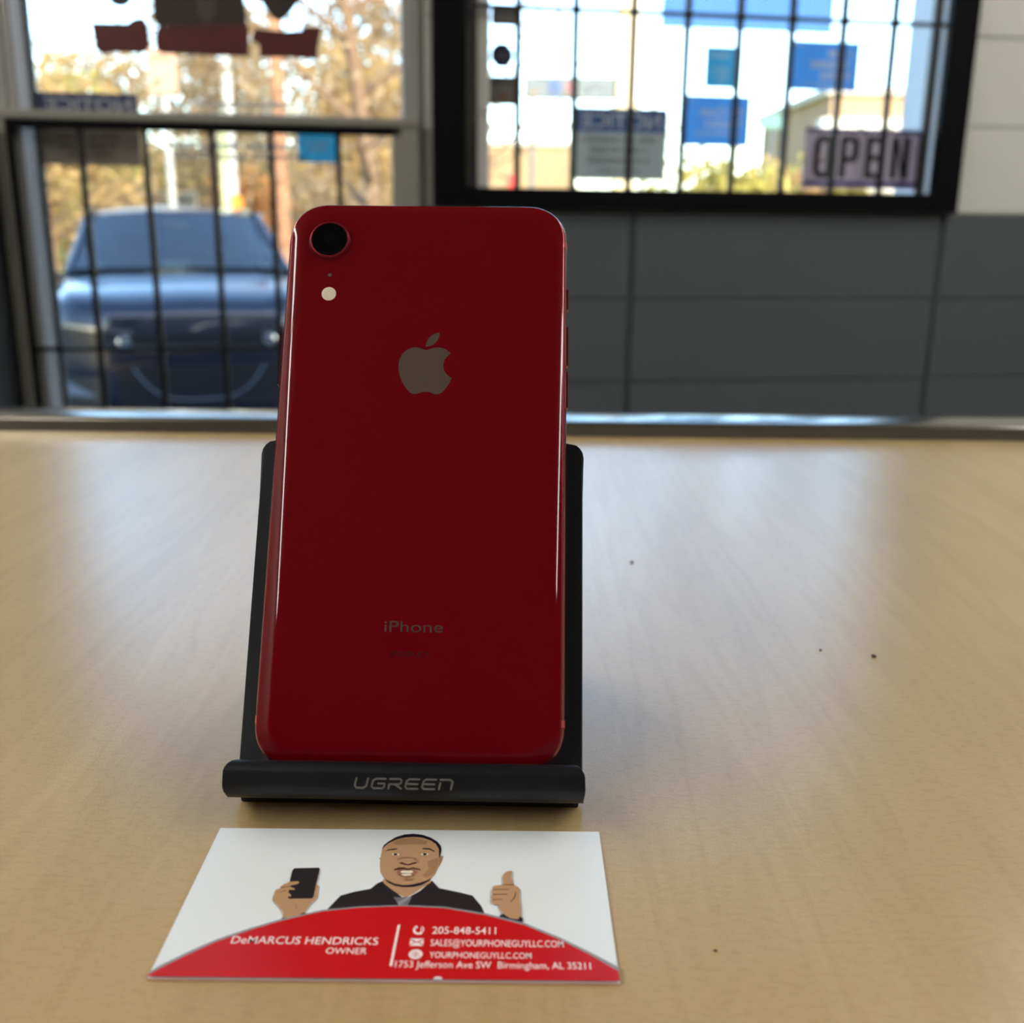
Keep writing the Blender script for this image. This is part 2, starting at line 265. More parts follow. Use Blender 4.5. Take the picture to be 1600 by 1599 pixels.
M_PTEETH = mat('printed teeth', (240, 230, 205), rough=0.45)
M_PTIE = mat('printed grey tie', (118, 116, 122), rough=0.45)
M_BLOCKW = mat('off-white painted block', (218, 218, 212), rough=0.62, var=0.03, vscale=6, bump=0.25, bscale=60)
M_BLOCKG = mat('charcoal painted block', (83, 90, 94), rough=0.62, var=0.06, vscale=6, bump=0.3, bscale=60)
M_MORTARW = mat('off-white painted mortar', (190, 188, 180), rough=0.75)
M_MORTARG = mat('charcoal painted mortar', (74, 80, 84), rough=0.75)
M_FRAMEBLK = mat('black painted steel', (4, 5, 9), rough=0.55, spec=0.12, var=0.05)
M_BAR = mat('dark painted bar', (24, 22, 20), rough=0.4)
M_GRILLE = mat('weathered grey grille frame', (140, 138, 130), rough=0.5, var=0.08, vscale=10)
M_DOORAL = mat('grey aluminium door frame', (154, 153, 149), rough=0.5, metal=0.0, var=0.05, vscale=9)
M_DOORPALE = mat('pale brushed aluminium', (226, 218, 212), rough=0.35, metal=0.0, var=0.05)
M_LINING = mat('white painted reveal', (228, 228, 232), rough=0.5)
M_SEAL = mat('door seal paled for leaking light', (238, 234, 230), rough=0.35, transl=0.8)  # pale and translucent so the strip glows like light leaking at the door edge
M_RING = mat('matt red metal ring', (0.22, 0.012, 0.025), rough=0.35, metal=0.7, linear=True)
M_GASKET = mat('dark grey gasket', (66, 68, 74), rough=0.6)
M_GLASS = glass_mat('clear window glass', (0.96, 0.98, 0.97), 0.8)
M_DOORGLASS = glass_mat('clear door glass', (0.90, 0.92, 0.91), 1.0)
M_WALL = mat('off-white wall paint', (196, 193, 184), rough=0.8)
M_CEIL = mat('ceiling tile', (188, 184, 176), rough=0.85, bump=0.2, bscale=300)
M_FLOOR = mat('dark vinyl floor', (70, 66, 62), rough=0.45, var=0.12, vscale=6)
M_FIX = mat('fluorescent diffuser', (250, 250, 245), rough=0.6, emit=(1.0, 0.97, 0.93), estr=FIXTURE)
M_FIXBODY = mat('white enamel', (225, 225, 220), rough=0.4)
M_CABINET = mat('matt black laminate', (7, 7, 7), rough=0.6)
M_POSTER = mat('blue poster film', (0.30, 0.62, 0.92), linear=True, rough=0.4, transl=0.8, var=0.03)
M_POSTER2 = mat('azure poster film', (0.22, 0.66, 0.82), linear=True, rough=0.4, transl=0.8, var=0.03)
M_POSTERTXT = mat('pale poster lettering', (240, 246, 255), rough=0.4)
M_SIGNBLUE = mat('notice header blue', (92, 132, 190), rough=0.4, transl=0.5, var=0.03)
M_SIGNGREY = mat('notice sheet grey', (208, 216, 214), rough=0.45, transl=0.35, var=0.03)
M_SIGNDARK = mat('notice ghost lettering', (128, 134, 132), rough=0.45, transl=0.3)
M_SIGNLET = mat('notice white lettering', (205, 216, 232), rough=0.4)
M_OLDBLUE = mat('dim notice header blue', (56, 66, 106), rough=0.4, transl=0.05)
M_OLDGREY = mat('dim notice sheet', (150, 142, 132), rough=0.45, transl=0.03)
M_OLDLET = mat('dim notice lettering', (158, 162, 166), rough=0.45)
M_OLDDARK = mat('dim notice dark lettering', (96, 82, 74), rough=0.45)
M_OPENBASE = mat('open sign plastic', (214, 204, 218), rough=0.35, transl=0.25)
M_OPENLET = mat('open sign black', (16, 15, 18), rough=0.4)
M_OPENBLUE = mat('open sign violet border', (78, 68, 140), rough=0.4, transl=0.06)
M_CUP = mat('clear suction cup', (225, 215, 220), rough=0.2, transl=0.3)
M_STICK = mat('dark sticker back', (128, 122, 116), rough=0.5, transl=0.12, var=0.15, vscale=60)
M_STICKD = mat('darker sticker back', (96, 92, 88), rough=0.5, transl=0.06)
M_STICKNAVY = mat('navy sticker back', (40, 44, 74), rough=0.5, transl=0.02, var=0.2, vscale=60)
M_STICKRED = mat('rust sticker mark', (150, 74, 44), rough=0.5, transl=0.02)
M_DECALRED = mat('maroon vinyl', (86, 36, 34), rough=0.45, transl=0.01)
M_DECALRED2 = mat('dark red vinyl', (100, 38, 36), rough=0.45, transl=0.01)
M_DECALBLK = mat('black vinyl', (50, 42, 36), rough=0.5)
M_DECALTIE = mat('taupe vinyl', (74, 64, 60), rough=0.5)
def film_mat():
    m = bpy.data.materials.new('pale blue film'); m.use_nodes = True; nt = m.node_tree
    nt.nodes.remove(nt.nodes['Principled BSDF']); out = nt.nodes['Material Output']
    t = nt.nodes.new('ShaderNodeBsdfTransparent'); t.inputs[0].default_value = (0.42, 0.50, 0.62, 1)
    g = nt.nodes.new('ShaderNodeBsdfTranslucent'); g.inputs[0].default_value = (0.35, 0.62, 0.95, 1)
    s = nt.nodes.new('ShaderNodeMixShader'); s.inputs[0].default_value = 0.25
    nt.links.new(t.outputs[0], s.inputs[1]); nt.links.new(g.outputs[0], s.inputs[2]); nt.links.new(s.outputs[0], out.inputs[0]); return m
M_FILM = film_mat()

# ------------------------------------------------------------------ setting: the room
UL, UR, NB, ZF, ZC = -2.6, 2.7, -6.2, -1.05, 1.75
DU0, DU1, WU0, WU1, WZ0, WZT, DZT = -1.16, -0.205, -0.06, 1.06, 0.20, 1.50, 1.12    # door opening, window opening
BU = [-3.0, -2.093, -1.301, -0.509, 0.283, 1.075, 1.867, 2.7]
BZ = [-1.05, -0.85, -0.65, -0.445, -0.241, -0.040, 0.165, 0.370, 0.570, 0.772, 0.975, 1.178, 1.381, 1.584, 1.75]
front = MB()
for (a, b, c, d) in [(UL, DU0, ZF, ZC + .6), (DU1, WU0, ZF, ZC + .6), (WU1, UR, ZF, ZC + .6), (DU0, DU1, DZT, ZC + .6), (WU0, WU1, ZF, WZ0), (WU0, WU1, WZT, ZC + .6)]:
    zs = [c] + ([0.165] if c < 0.165 < d else []) + [d]
    for k in range(len(zs) - 1):
        front.cur = 0 if zs[k + 1] <= 0.17 else 1
        front.box((a, 0.008, zs[k]), (b, 0.20, zs[k + 1]))
wall_front = structure(front.build('wall_front', [M_MORTARG, M_MORTARW], smooth=0)); wall_front.matrix_world = WALLM
# the blocks, each proud of its mortar; the painted joints stay shallow
holes = [(DU0, DU1, -9, DZT), (WU0, WU1, WZ0, WZT)]
for r in range(len(BZ) - 1):
    z0, z1 = BZ[r], BZ[r + 1]
    cuts = sorted(set(BU))
    for i in range(len(BU) - 1):
        segs = [(max(BU[i], UL), min(BU[i + 1], UR))]
        for (h0, h1, hz0, hz1) in holes:
            if z1 > hz0 + 0.05 and z0 < hz1 - 0.05:
                ns = []
                for (a, b) in segs:
                    if h1 <= a or h0 >= b: ns.append((a, b))
                    else:
                        if h0 - a > 0.02: ns.append((a, h0))
                        if b - h1 > 0.02: ns.append((h1, b))
                segs = ns
        for (a, b) in segs:
            gl = 0.006 if a in BU else 0.0; gr = 0.006 if b in BU else 0.0
            f = 0.003; x0, x1, y0, y1 = a + gl, b - gr, z0 + 0.0012, z1 - 0.0012
            if x1 - x0 < 0.012: continue
            m = MB(); jig = ((r * 7 + i * 13) % 5 - 2) * 0.0004
            m.add([(x0, 0.02, y0), (x1, 0.02, y0), (x1, 0.02, y1), (x0, 0.02, y1), (x0, f + jig, y0), (x1, f + jig, y0), (x1, f + jig, y1), (x0, f + jig, y1),
                   (x0 + f, jig, y0 + f), (x1 - f, jig, y0 + f), (x1 - f, jig, y1 - f), (x0 + f, jig, y1 - f)],
                  [(0, 1, 5, 4), (1, 2, 6, 5), (2, 3, 7, 6), (3, 0, 4, 7), (4, 5, 9, 8), (5, 6, 10, 9), (6, 7, 11, 10), (7, 4, 8, 11), (8, 9, 10, 11)])
            m.build('block', M_BLOCKG if z1 < 0.17 else M_BLOCKW, wall_front, smooth=0)
fo = MB()
def wbox(name, a, b, m):
    o = structure(MB().box(a, b).build(name, m, smooth=0)); o.matrix_world = WALLM; return o
for k, (a, b, c, d) in enumerate([(UL - .2, DU0, ZF - .4, ZC + .6), (DU1, WU0, ZF - .4, ZC + .6), (WU1, UR + .2, ZF - .4, ZC + .6), (DU0, DU1, DZT, ZC + .6), (WU0, WU1, ZF - .4, WZ0), (WU0, WU1, WZT, ZC + .6), (DU0, DU1, ZF - .4, ZF)]):
    fo.box((a, 0.201, c), (b, 0.23, d))
fo = structure(fo.build('wall_added_skin', mat('added dark outer skin', (74, 60, 52), rough=0.8, var=0.15), smooth=0)); fo.matrix_world = WALLM  # unseen dark skin added so the car mirrors less bright wall
wbox('wall_left', (UL - 0.2, NB, ZF), (UL, 0.2, ZC + .6), M_WALL)
wbox('wall_right', (UR, NB, ZF), (UR + 0.2, 0.2, ZC + .6), M_WALL)
wbox('wall_back', (UL - 0.2, NB - 0.2, ZF), (UR + 0.2, NB, ZC + .6), M_WALL)
wbox('floor', (UL - 0.2, NB - 0.2, ZF - 0.2), (UR + 0.2, 0.2, ZF), M_FLOOR)
wbox('ceiling', (UL - 0.2, NB - 0.2, ZC), (UR + 0.2, 0.2, ZC + 0.15), M_CEIL)

# window: black steel frame, pane
def root_struct(name, M):
    o = bpy.data.objects.new(name, None); COL.objects.link(o); o.matrix_world = M; return structure(o)
win = root_struct('window_1', WALLM)
FO0, FO1, FZ0, FZ1 = -0.19, 1.092, 0.168, 1.54
MB().box((FO0, -0.03, FZ0), (-0.115, 0.06, FZ1), ch=0.004).build('frame_member', M_FRAMEBLK, win, smooth=0)
MB().box((1.022, -0.03, FZ0), (FO1, -0.004, FZ1), ch=0.004).build('frame_member', M_FRAMEBLK, win, smooth=0)
MB().box((-0.115, -0.03, FZ0), (1.022, 0.06, 0.212), ch=0.004).build('frame_member', M_FRAMEBLK, win, smooth=0)
MB().box((-0.115, -0.03, FZ1 - 0.045), (1.022, 0.06, FZ1), ch=0.004).build('frame_member', M_FRAMEBLK, win, smooth=0)
MB().box((-0.115, 0.075, 0.20), (1.0455, 0.081, 1.52)).build('pane', M_GLASS, win, smooth=0)
for a, b in (((-0.1145, 0.061, 0.2005), (-0.088, 0.0745, 1.51)), ((-0.0875, 0.061, 0.2005), (1.0455, 0.0745, 0.214)), ((-0.0875, 0.061, 1.485), (1.0455, 0.0745, 1.51))):
    MB().box(a, b).build('sash_bar', M_DOORPALE, win, smooth=0)

MB().box((1.046, 0.0, 0.2005), (1.0595, 0.2, 1.4995)).build('jamb_lining', M_LINING, win, smooth=0)
# security grille of the window
g = thing('security_grille', 'black steel bar grille with square openings fixed across the shop window', 'grille', WALLM)
for k, u in enumerate([-0.098, 0.001, 0.130, 0.262, 0.387, 0.511, 0.636, 0.762, 0.887]):
    MB().box((u - 0.0072, -0.020, 0.2125), (u + 0.0072, -0.008, 1.4945), ch=0.001).build('bar', M_BAR, g, smooth=0)
MB().box((0.984, -0.020, 0.2125), (1.003, -0.004, 1.4945), ch=0.002).build('side_member', M_BAR, g, smooth=0)
for z in (0.588, 0.96, 1.332):
    MB().box((-0.1145, -0.0235, z - 0.005), (1.0215, -0.0205, z + 0.005)).build('crossbar', M_BAR, g, smooth=0)
    for u in (0.001, 0.130, 0.262, 0.387, 0.511, 0.636, 0.762, 0.887):
        MB().lathe([(0.004, -0.004), (0.0085, -0.001), (0.009, 0.002), (0.004, 0.006)], 12, Matrix.Translation((u, -0.024, z)) @ Matrix.Rotation(R(90), 4, 'X')).build('rivet', M_BAR, g)

# door: aluminium stiles, pale edge strip, gasket, pane
door = root_struct('door_1', WALLM)
for nm, a, b in (('stile', (-1.155, 0.0, -1.04), (-1.078, 0.05, 1.10)), ('stile', (-0.2545, 0.0, -1.04), (-0.213, 0.05, 1.10)), ('top_rail', (-1.0775, 0.0, 1.03), (-0.255, 0.05, 1.10)), ('bottom_rail', (-1.0775, 0.0, -1.04), (-0.255, 0.05, -0.80))):
    MB().box(a, b, ch=0.003).build(nm, M_DOORAL, door, smooth=0)
MB().box((-1.077, 0.004, -0.8), (-1.061, 0.05, 1.03), ch=0.003).build('stile_lip', M_DOORAL, door)
p = MB(); p.loft([[(x, y, z) for x, y in ((-1.0605, .05), (-1.0605, .012), (-1.054, .004), (-1.0455, .004), (-1.0385, .012), (-1.0385, .05))] for z in (-0.8, 1.03)])
p.build('pale_edge_strip', M_SEAL, door)
k = MB(); k.box((-1.0385, 0.026, -0.8), (-1.029, 0.05, 1.03)); k.build('gasket', M_GASKET, door, smooth=0)
MB().box((-1.029, 0.042, -0.8), (-0.2545, 0.048, 1.03)).build('pane', M_DOORGLASS, door, smooth=0)
j = structure(MB().box((-0.2125, 0.012, -1.04), (-0.1905, 0.10, 1.12)).build('trim_1', M_DOORAL, smooth=0)); j.matrix_world = WALLM

dg = thing('door_grille', 'grey framed security grille with black bars over the lower half of the glass door', 'grille', WALLM)
t = MB(); t.box((-1.106, -0.034, 0.334), (-0.222, -0.002, 0.353), ch=0.003); t.build('top_rail', M_GRILLE, dg, smooth=0)
t = MB(); t.box((-1.081, -0.030, 0.317), (-0.262, -0.003, 0.333)); t.build('under_shade_strip', M_FRAMEBLK, dg, smooth=0)  # black strip stands in for the shade under the rail
t = MB(); t.box((-1.1055, -0.034, -0.90), (-1.082, -0.002, 0.333), ch=0.003); t.build('side_rail', M_GRILLE, dg, smooth=0)
t = MB(); t.box((-1.0815, -0.030, -0.90), (-1.0745, -0.003, 0.316)); t.build('side_shade_strip', M_FRAMEBLK, dg, smooth=0)  # black strip stands in for shade on the rail's inner face
t = MB(); t.box((-0.2815, -0.030, -0.90), (-0.224, -0.002, 0.333), ch=0.003); t.build('side_rail', M_GRILLE, dg, smooth=0)
for u in (-0.937, -0.806, -0.667, -0.5435, -0.398):
    MB().box((u - 0.0066, -0.022, -0.88), (u + 0.0066, -0.010, 0.317), ch=0.001).build('bar', M_BAR, dg, smooth=0)
MB().box((-1.0745, -0.026, -0.149), (-0.2815, -0.0225, -0.139)).build('crossbar', M_BAR, dg, smooth=0)
MB().box((-1.0745, -0.026, -0.62), (-0.2815, -0.0225, -0.61)).build('crossbar', M_BAR, dg, smooth=0)

# black cabinet beside the door
cb = thing('cabinet', 'tall matt black cabinet standing left of the glass door', 'cabinet', WALLM)
MB().box((-1.62, -0.44, ZF + 0.06), (-1.1085, -0.012, 0.332), ch=0.004).build('body', M_CABINET, cb, smooth=0)
MB().box((-1.60, -0.43, ZF), (-1.12, -0.03, ZF + 0.058)).build('plinth', M_CABINET, cb, smooth=0)
for a, b in ((-1.61, -1.368), (-1.362, -1.12)):
    q = MB().box((a, -0.458, ZF + 0.09), (b, -0.4405, 0.31), ch=0.002).build('door', M_CABINET, cb, smooth=0)
    MB().tube([((a + b) / 2, -0.472, -0.3), ((a + b) / 2, -0.472, -0.16)], 0.006).build('handle', M_TRIM, q)

# fluorescent fixtures running away from the front wall along both sides of the ceiling
for side, u in (('cabinet', -2.2), ('white wall', 1.4)):
    for k in range(3):
        n0 = (-0.15 if u < 0 else -0.55) - k * 1.315
        fx = thing('ceiling_light', '%s fluorescent fixture on the ceiling along the %s side' % (('front', 'middle', 'rear')[k], 'door' if u < 0 else 'window'), 'ceiling light', WALLM @ Matrix.Translation((u, n0, ZC)), 'fluorescent ceiling fixtures')
        b = MB(); b.box((-0.10, -1.3, -0.03), (0.10, 0, -0.0005)); b.build('housing', M_FIXBODY, fx, smooth=0)
        b = MB(); b.loft([[(-0.078, y, -0.031), (0.078, y, -0.031), (0.055, y, -0.07), (-0.055, y, -0.07)] for y in (-1.28, -0.02)]); b.build('diffuser', M_FIX, fx, smooth=0)
        for ya in (-1.298, -0.017): MB().box((-0.09, ya, -0.075), (0.09, ya + 0.015, -0.031)).build('end_cap', M_FIXBODY, fx, smooth=0)

# ------------------------------------------------------------------ the counter
ct = thing('counter', 'service counter with pale maple laminate top and raised metal edge trim', 'counter', Matrix.Translation((0, 0, ZF)))
o = MB().box((-1.55, -0.12, 1.02), (1.75, 0.6895, 1.05)).build('top', M_WOOD, ct, smooth=0)
b = MB(); prof = [(0.690, 1.02), (0.690, 1.0575), (0.6905, 1.0585), (0.6918, 1.0592), (0.697, 1.0597), (0.712, 1.0600), (0.727, 1.0597), (0.7315, 1.059), (0.733, 1.057), (0.733, 1.02)]
b.loft([[(x, y, z) for y, z in prof] for x in (-1.55, 1.75)]); b.build('edge_trim', M_TRIM, ct, smooth=30)
MB().box((-1.50, -0.05, 0.10), (1.70, 0.70, 1.0195)).build('body', M_COUNTER, ct, smooth=0)
MB().box((-1.48, 0.0, 0.0), (1.68, 0.66, 0.0995)).build('toe_kick', M_CABINET, ct, smooth=0)
for k, (x, y, r) in enumerate([(0.0507, 0.4210, 0.0007), (0.1044, 0.3286, 0.0005), (0.1207, 0.3237, 0.0008), (0.0410, 0.1765, 0.0003)]):
    m = MB(); m.lathe([(r * .4, 0), (r, r * .3), (r * .9, r * .8), (r * .3, r * 1.1)], 7, Matrix.Translation((x, y, 0.00005)) @ Matrix.Rotation(k, 4, 'Z') @ Matrix.Diagonal((1.3, .9, 1, 1)))
    tag(m.build('crumb', M_PLINE), ('dark crumb on the glossy patch of counter, farthest from the card', 'small dark crumb left of another crumb on the bare counter', 'biggest dark crumb on the counter, right of a smaller one', 'tiny crumb on the counter nearest the business card')[k], 'crumb', 'crumbs on the counter')

# ------------------------------------------------------------------ the red phone, back towards us, leaning in the stand
PX, PY, PZ, PYAW, TILT = -0.02449, 0.22795, 0.00978, -0.0139, 0.509
ux = Vector((math.cos(PYAW), math.sin(PYAW), 0)); bk = Vector((-math.sin(PYAW), math.cos(PYAW), 0))
ul = Vector((0, 0, 1)) * math.cos(TILT) + bk * math.sin(TILT); pn = ux.cross(ul)
PHM = Matrix(((ux.x, ul.x, pn.x, PX), (ux.y, ul.y, pn.y, PY), (ux.z, ul.z, pn.z, PZ), (0, 0, 0, 1)))
ph = thing('smartphone', 'deep red glass-backed smartphone propped upright in the black stand', 'phone', PHM)
PW, PH, PR = 0.0757, 0.1509, 0.0112
def rr(inset, z, seg=20, cx=0.0, cy=PH / 2, w=PW, h=PH, rad=PR, p=2.25):
    pts = []; hw, hh, r = w / 2 - inset, h / 2 - inset, max(rad - inset, 0.0004)
    for qx, qy, a0 in ((1, 1, 0), (-1, 1, 90), (-1, -1, 180), (1, -1, 270)):
        for k in range(seg + 1):
            a = R(a0 + 90 * k / seg); c, s_ = math.cos(a), math.sin(a)
            pts.append((cx + qx * (hw - r) + r * math.copysign(abs(c) ** (2 / p), c), cy + qy * (hh - r) + r * math.copysign(abs(s_) ** (2 / p), s_), z))
    return pts
def side_inset(o): return 0.0030 * (1 - math.sqrt(max(0, 1 - (o / 0.0041) ** 2)))
b = MB(); b.loft([rr(side_inset(o), o) for o in np.linspace(-0.0034, 0.0031, 13)]); b.build('frame', M_REDMETAL, ph, smooth=60)
i0 = side_inset(0.0031) + 0.00012
b = MB(); lp = [rr(i0 + 0.0002, 0.0028), rr(i0, 0.00305)]
for k in range(0, 17):
    x = k / 16; lp.append(rr(i0 + 0.0042 * x, 0.00415 - 0.00105 * (1 - x) ** 2))
b.loft(lp); back = b.build('back_glass', M_REDGLASS, ph, smooth=60)
i1 = side_inset(-0.0034) + 0.00012
b = MB(); b.loft([rr(i1, -0.0034), rr(i1, -0.0036), rr(i1 + 0.0004, -0.00405), rr(i1 + 0.001, -0.00415)]); b.build('screen', M_BLACKGLASS, ph)
ZB = 0.00415
CM = Matrix.Translation((-0.0262, 0.1386, ZB))
b = MB(); b.lathe([(0.0057, -0.0002), (0.00555, 0.00025), (0.0053, 0.00075), (0.00520, 0.00105), (0.00500, 0.00115), (0.00478, 0.00112), (0.00472, 0.0008), (0.00472, 0.0)], 64, CM, cap=False)
b.build('camera_ring', M_RING, ph, smooth=50)
b = MB(); b.lathe([(0.00470, 0.0), (0.00470, 0.00085)], 64, CM); cg = b.build('camera_glass', M_BLACKGLASS, ph, smooth=20)
b = MB(); b.lathe([(0.0017, 0.00086), (0.0012, 0.00089), (0.0006, 0.00091), (0.0001, 0.00091)], 32, CM); b.build('lens', M_LENS, cg)
b = MB(); b.lathe([(0.00050, 0), (0.00050, 0.00003)], 20, Matrix.Translation((-0.0257, 0.1286, ZB))); b.build('microphone_hole', mat('grey mesh', (86, 84, 76), rough=0.6), ph)
b = MB(); b.lathe([(0.00192, 0), (0.00192, 0.00004), (0.00175, 0.00007)], 40, Matrix.Translation((-0.02565, 0.12315, ZB))); b.build('flash', M_FLASH, ph)
for y0, y1, sx in ((0.1208, 0.1266, 1), (0.1047, 0.1158, 1), (0.0931, 0.1031, 1), (0.0985, 0.1136, -1)):
    b = MB(); M = Matrix.Translation((sx * 0.0378, 0, 0))
    b.loft([[(x, y, z) for x, z in ((-0.0006, -0.0012), (0.0004 * sx, -0.0011), (0.0005 * sx, 0), (0.0004 * sx, 0.0011), (-0.0006, 0.0012))] for y in (y0, y1)], M=M)
    b.build('side_button', M_REDMETAL, ph)
for sx in (-1, 1):
    for y in (0.0118, 0.1391):
        b = MB(); zz = np.linspace(-0.0033, 0.0030, 9)
        b.loft([[(sx * (PW / 2 - side_inset(z) + 0.00003), y0, z) for z in zz] for y0 in (y - 0.0009, y + 0.0009)], cap=False, close=False)
        b.build('antenna_band', M_BAND, ph)
# the fruit mark, from its outline
def svg_path(s):
    import re
    tok = re.findall(r'[MmCcSsZz]|-?\d*\.?\d+', s); i = 0; cx = cy = 0.0; sub = []; cur = []; cmd = None; lc = None
    def num():
        nonlocal i
        i += 1; return float(tok[i - 1])
    while i < len(tok):
        if tok[i].isalpha(): cmd = tok[i]; i += 1
        if cmd in 'Zz': sub.append(cur); cur = []; continue
        if cmd in 'Mm':
            x, y = num(), num(); cx, cy = (x, y); cur = [(cx, cy)]; cmd = 'c' if cmd == 'm' else 'C'; lc = None; continue
        rel = cmd.islower(); ox, oy = (cx, cy) if rel else (0, 0)
        if cmd in 'Cc': x1, y1 = ox + num(), oy + num()
        else: x1, y1 = (2 * cx - lc[0], 2 * cy - lc[1]) if lc else (cx, cy)
        x2, y2 = ox + num(), oy + num(); x3, y3 = ox + num(), oy + num()
        for k in range(1, 9):
            t = k / 8; q = 1 - t
            cur.append((q ** 3 * cx + 3 * q * q * t * x1 + 3 * q * t * t * x2 + t ** 3 * x3, q ** 3 * cy + 3 * q * q * t * y1 + 3 * q * t * t * y2 + t ** 3 * y3))
        lc = (x2, y2); cx, cy = x3, y3
    if cur: sub.append(cur)
    return sub
MARK = ("M12.152 6.896c-.948 0-2.415-1.078-3.96-1.04-2.04.027-3.91 1.183-4.961 3.014-2.117 3.675-.546 9.103 1.519 12.09 1.013 1.454 2.208 3.09 3.792 3.039 "
        "1.52-.065 2.09-.987 3.935-.987 1.831 0 2.35.987 3.96.948 1.637-.026 2.676-1.48 3.676-2.948 1.156-1.688 1.636-3.325 1.662-3.415-.039-.013-3.182-1.221-3.22-4.857"
        "-.026-3.04 2.48-4.494 2.597-4.559-1.429-2.09-3.623-2.324-4.39-2.376-2-.156-3.675 1.09-4.61 1.09z"
        "M15.53 3.83c.843-1.012 1.4-2.427 1.245-3.83-1.207.052-2.662.805-3.532 1.818-.78.896-1.454 2.338-1.273 3.714 1.338.104 2.715-.688 3.559-1.701")
import re as _re
MARK = _re.sub(r'(\d*\.\d+)(?=\.)', r'\1 ', MARK)
b = MB(); S_ = 0.0172 / 24
for sp in svg_path(MARK):
    if (abs(sp[0][0] - sp[-1][0]) + abs(sp[0][1] - sp[-1][1])) < 1e-3: sp = sp[:-1]
    b.flat([((x - 11.45) * S_ + 0.0004, 0.1124 - y * S_) for x, y in sp], ZB + 0.00002)
b.build('logo', M_MIRROR, ph, smooth=0)
b = MB(); add_text(b, 'iPhone', -0.0068, 0.0076, 0.0333, 0.0360, ZB + 0.00002, 0.0); b.build('lettering', M_MIRROR, ph, smooth=0)
b = MB(); add_text(b, '(PRODUCT)', -0.0052, 0.0050, 0.0273, 0.0286, ZB + 0.00002); b.build('lettering', M_MIRRORDIM, ph, smooth=0)

# ------------------------------------------------------------------ the stand: one bent sheet with a front lip, a rear leg, rubber feet
STM = Matrix.Translation((PX, PY, 0)) @ Matrix.Rotation(PYAW, 4, 'Z')
st = thing('phone_stand', 'black bent-metal phone stand holding the red phone', 'phone stand', STM)
ct_, st_ = math.cos(TILT), math.sin(TILT)
def oz(o, t): return (-ct_ * o + st_ * t, PZ + st_ * o + ct_ * t)      # offset and length along the phone (m) to stand y, z
sec = [(-4.6, 84.6), (-4.6, 70), (-4.6, 30), (-4.6, -0.5), (-4.3, -1.0), (4.6, -1.0), (5.0, -0.6), (5.1, 0.6), (5.6, 1.6), (6.8, 2.2), (8.4, 2.0), (9.5, 1.3), (10.1, 0.2), (10.15, -0.5),
       (9.55, -3.5), (9.2, -4.4), (8.4, -5.3), (6.8, -6.2), (4, -6.6), (-5.6, -6.6), (-7.2, -6.0), (-8.3, -5.0), (-8.7, -3), (-8.0, 3), (-8.0, 30), (-8.0, 70), (-8.0, 84.6)]
HW = 0.0424
def halfw(o, t):
    if t > 81: q = min(3.9, t - 81); return HW - 0.001 * (3.9 - math.sqrt(max(0.0, 3.9 ** 2 - q * q)))
    if o > 4.4:
        if t > -1.2: q = min(2.55, (t + 1.2) * 0.75); return HW - 0.001 * (2.6 - math.sqrt(2.6 ** 2 - q * q))
        if t < -4: q = min(1.2, (-4 - t) * 0.5); return HW - 0.001 * (1.2 - math.sqrt(max(0, 1.2 ** 2 - q * q)))
    return HW
top = [(-4.6, 81 + 3.9 * k / 6 if k < 6 else 84.6) for k in range(6)]
full = [(-4.95, 85.3), (-4.6, 84.9)] + [(-4.6, t) for t in (84.3, 83.5, 82.4, 81)] + sec[1:26] + [(-8.0, t) for t in (81, 82.4, 83.5, 84.3, 84.9)] + [(-7.65, 85.3)]
pts = []; fs = []
n = len(full)
for (o_, t_) in full:
    y, z = oz(o_ * 1e-3, t_ * 1e-3); h = halfw(o_, t_); pts += [(-h, y, z), (h, y, z)]
for i in range(n):
    j = (i + 1) % n; fs.append((2 * i, 2 * i + 1, 2 * j + 1, 2 * j))
fs.append([2 * i for i in range(n)]); fs.append([2 * i + 1 for i in range(n)][::-1])
b = MB(); b.add(pts, fs); b.build('body', M_STAND, st, smooth=35, bevel=0.0005)
# rear leg: strip from the middle of the plate down to the counter behind
ya, za = oz(-0.0079, 0.056); yb, zb = 0.088, 0.0016
b = MB(); leg = [(ya, za), (ya + 0.004, za + 0.003), (yb + 0.003, zb + 0.003), (yb + 0.006, zb + 0.0005), (yb + 0.006, zb - 0.0004), (yb, zb - 0.0004), (yb - 0.004, zb + 0.002)]
b.loft([[(x, y, z) for y, z in leg] for x in (-0.030, 0.030)]); b.build('rear_leg', M_STAND, st, smooth=30, bevel=0.0004)
MB().box((-0.0415, 0.0010, 0.0), (0.0415, 0.0120, 0.0022), ch=0.0005).build('rubber_foot', M_RUBBER, st)
MB().box((-0.028, yb - 0.004, 0.0), (0.028, yb + 0.006, 0.0011)).build('rubber_foot', M_RUBBER, st, smooth=0)
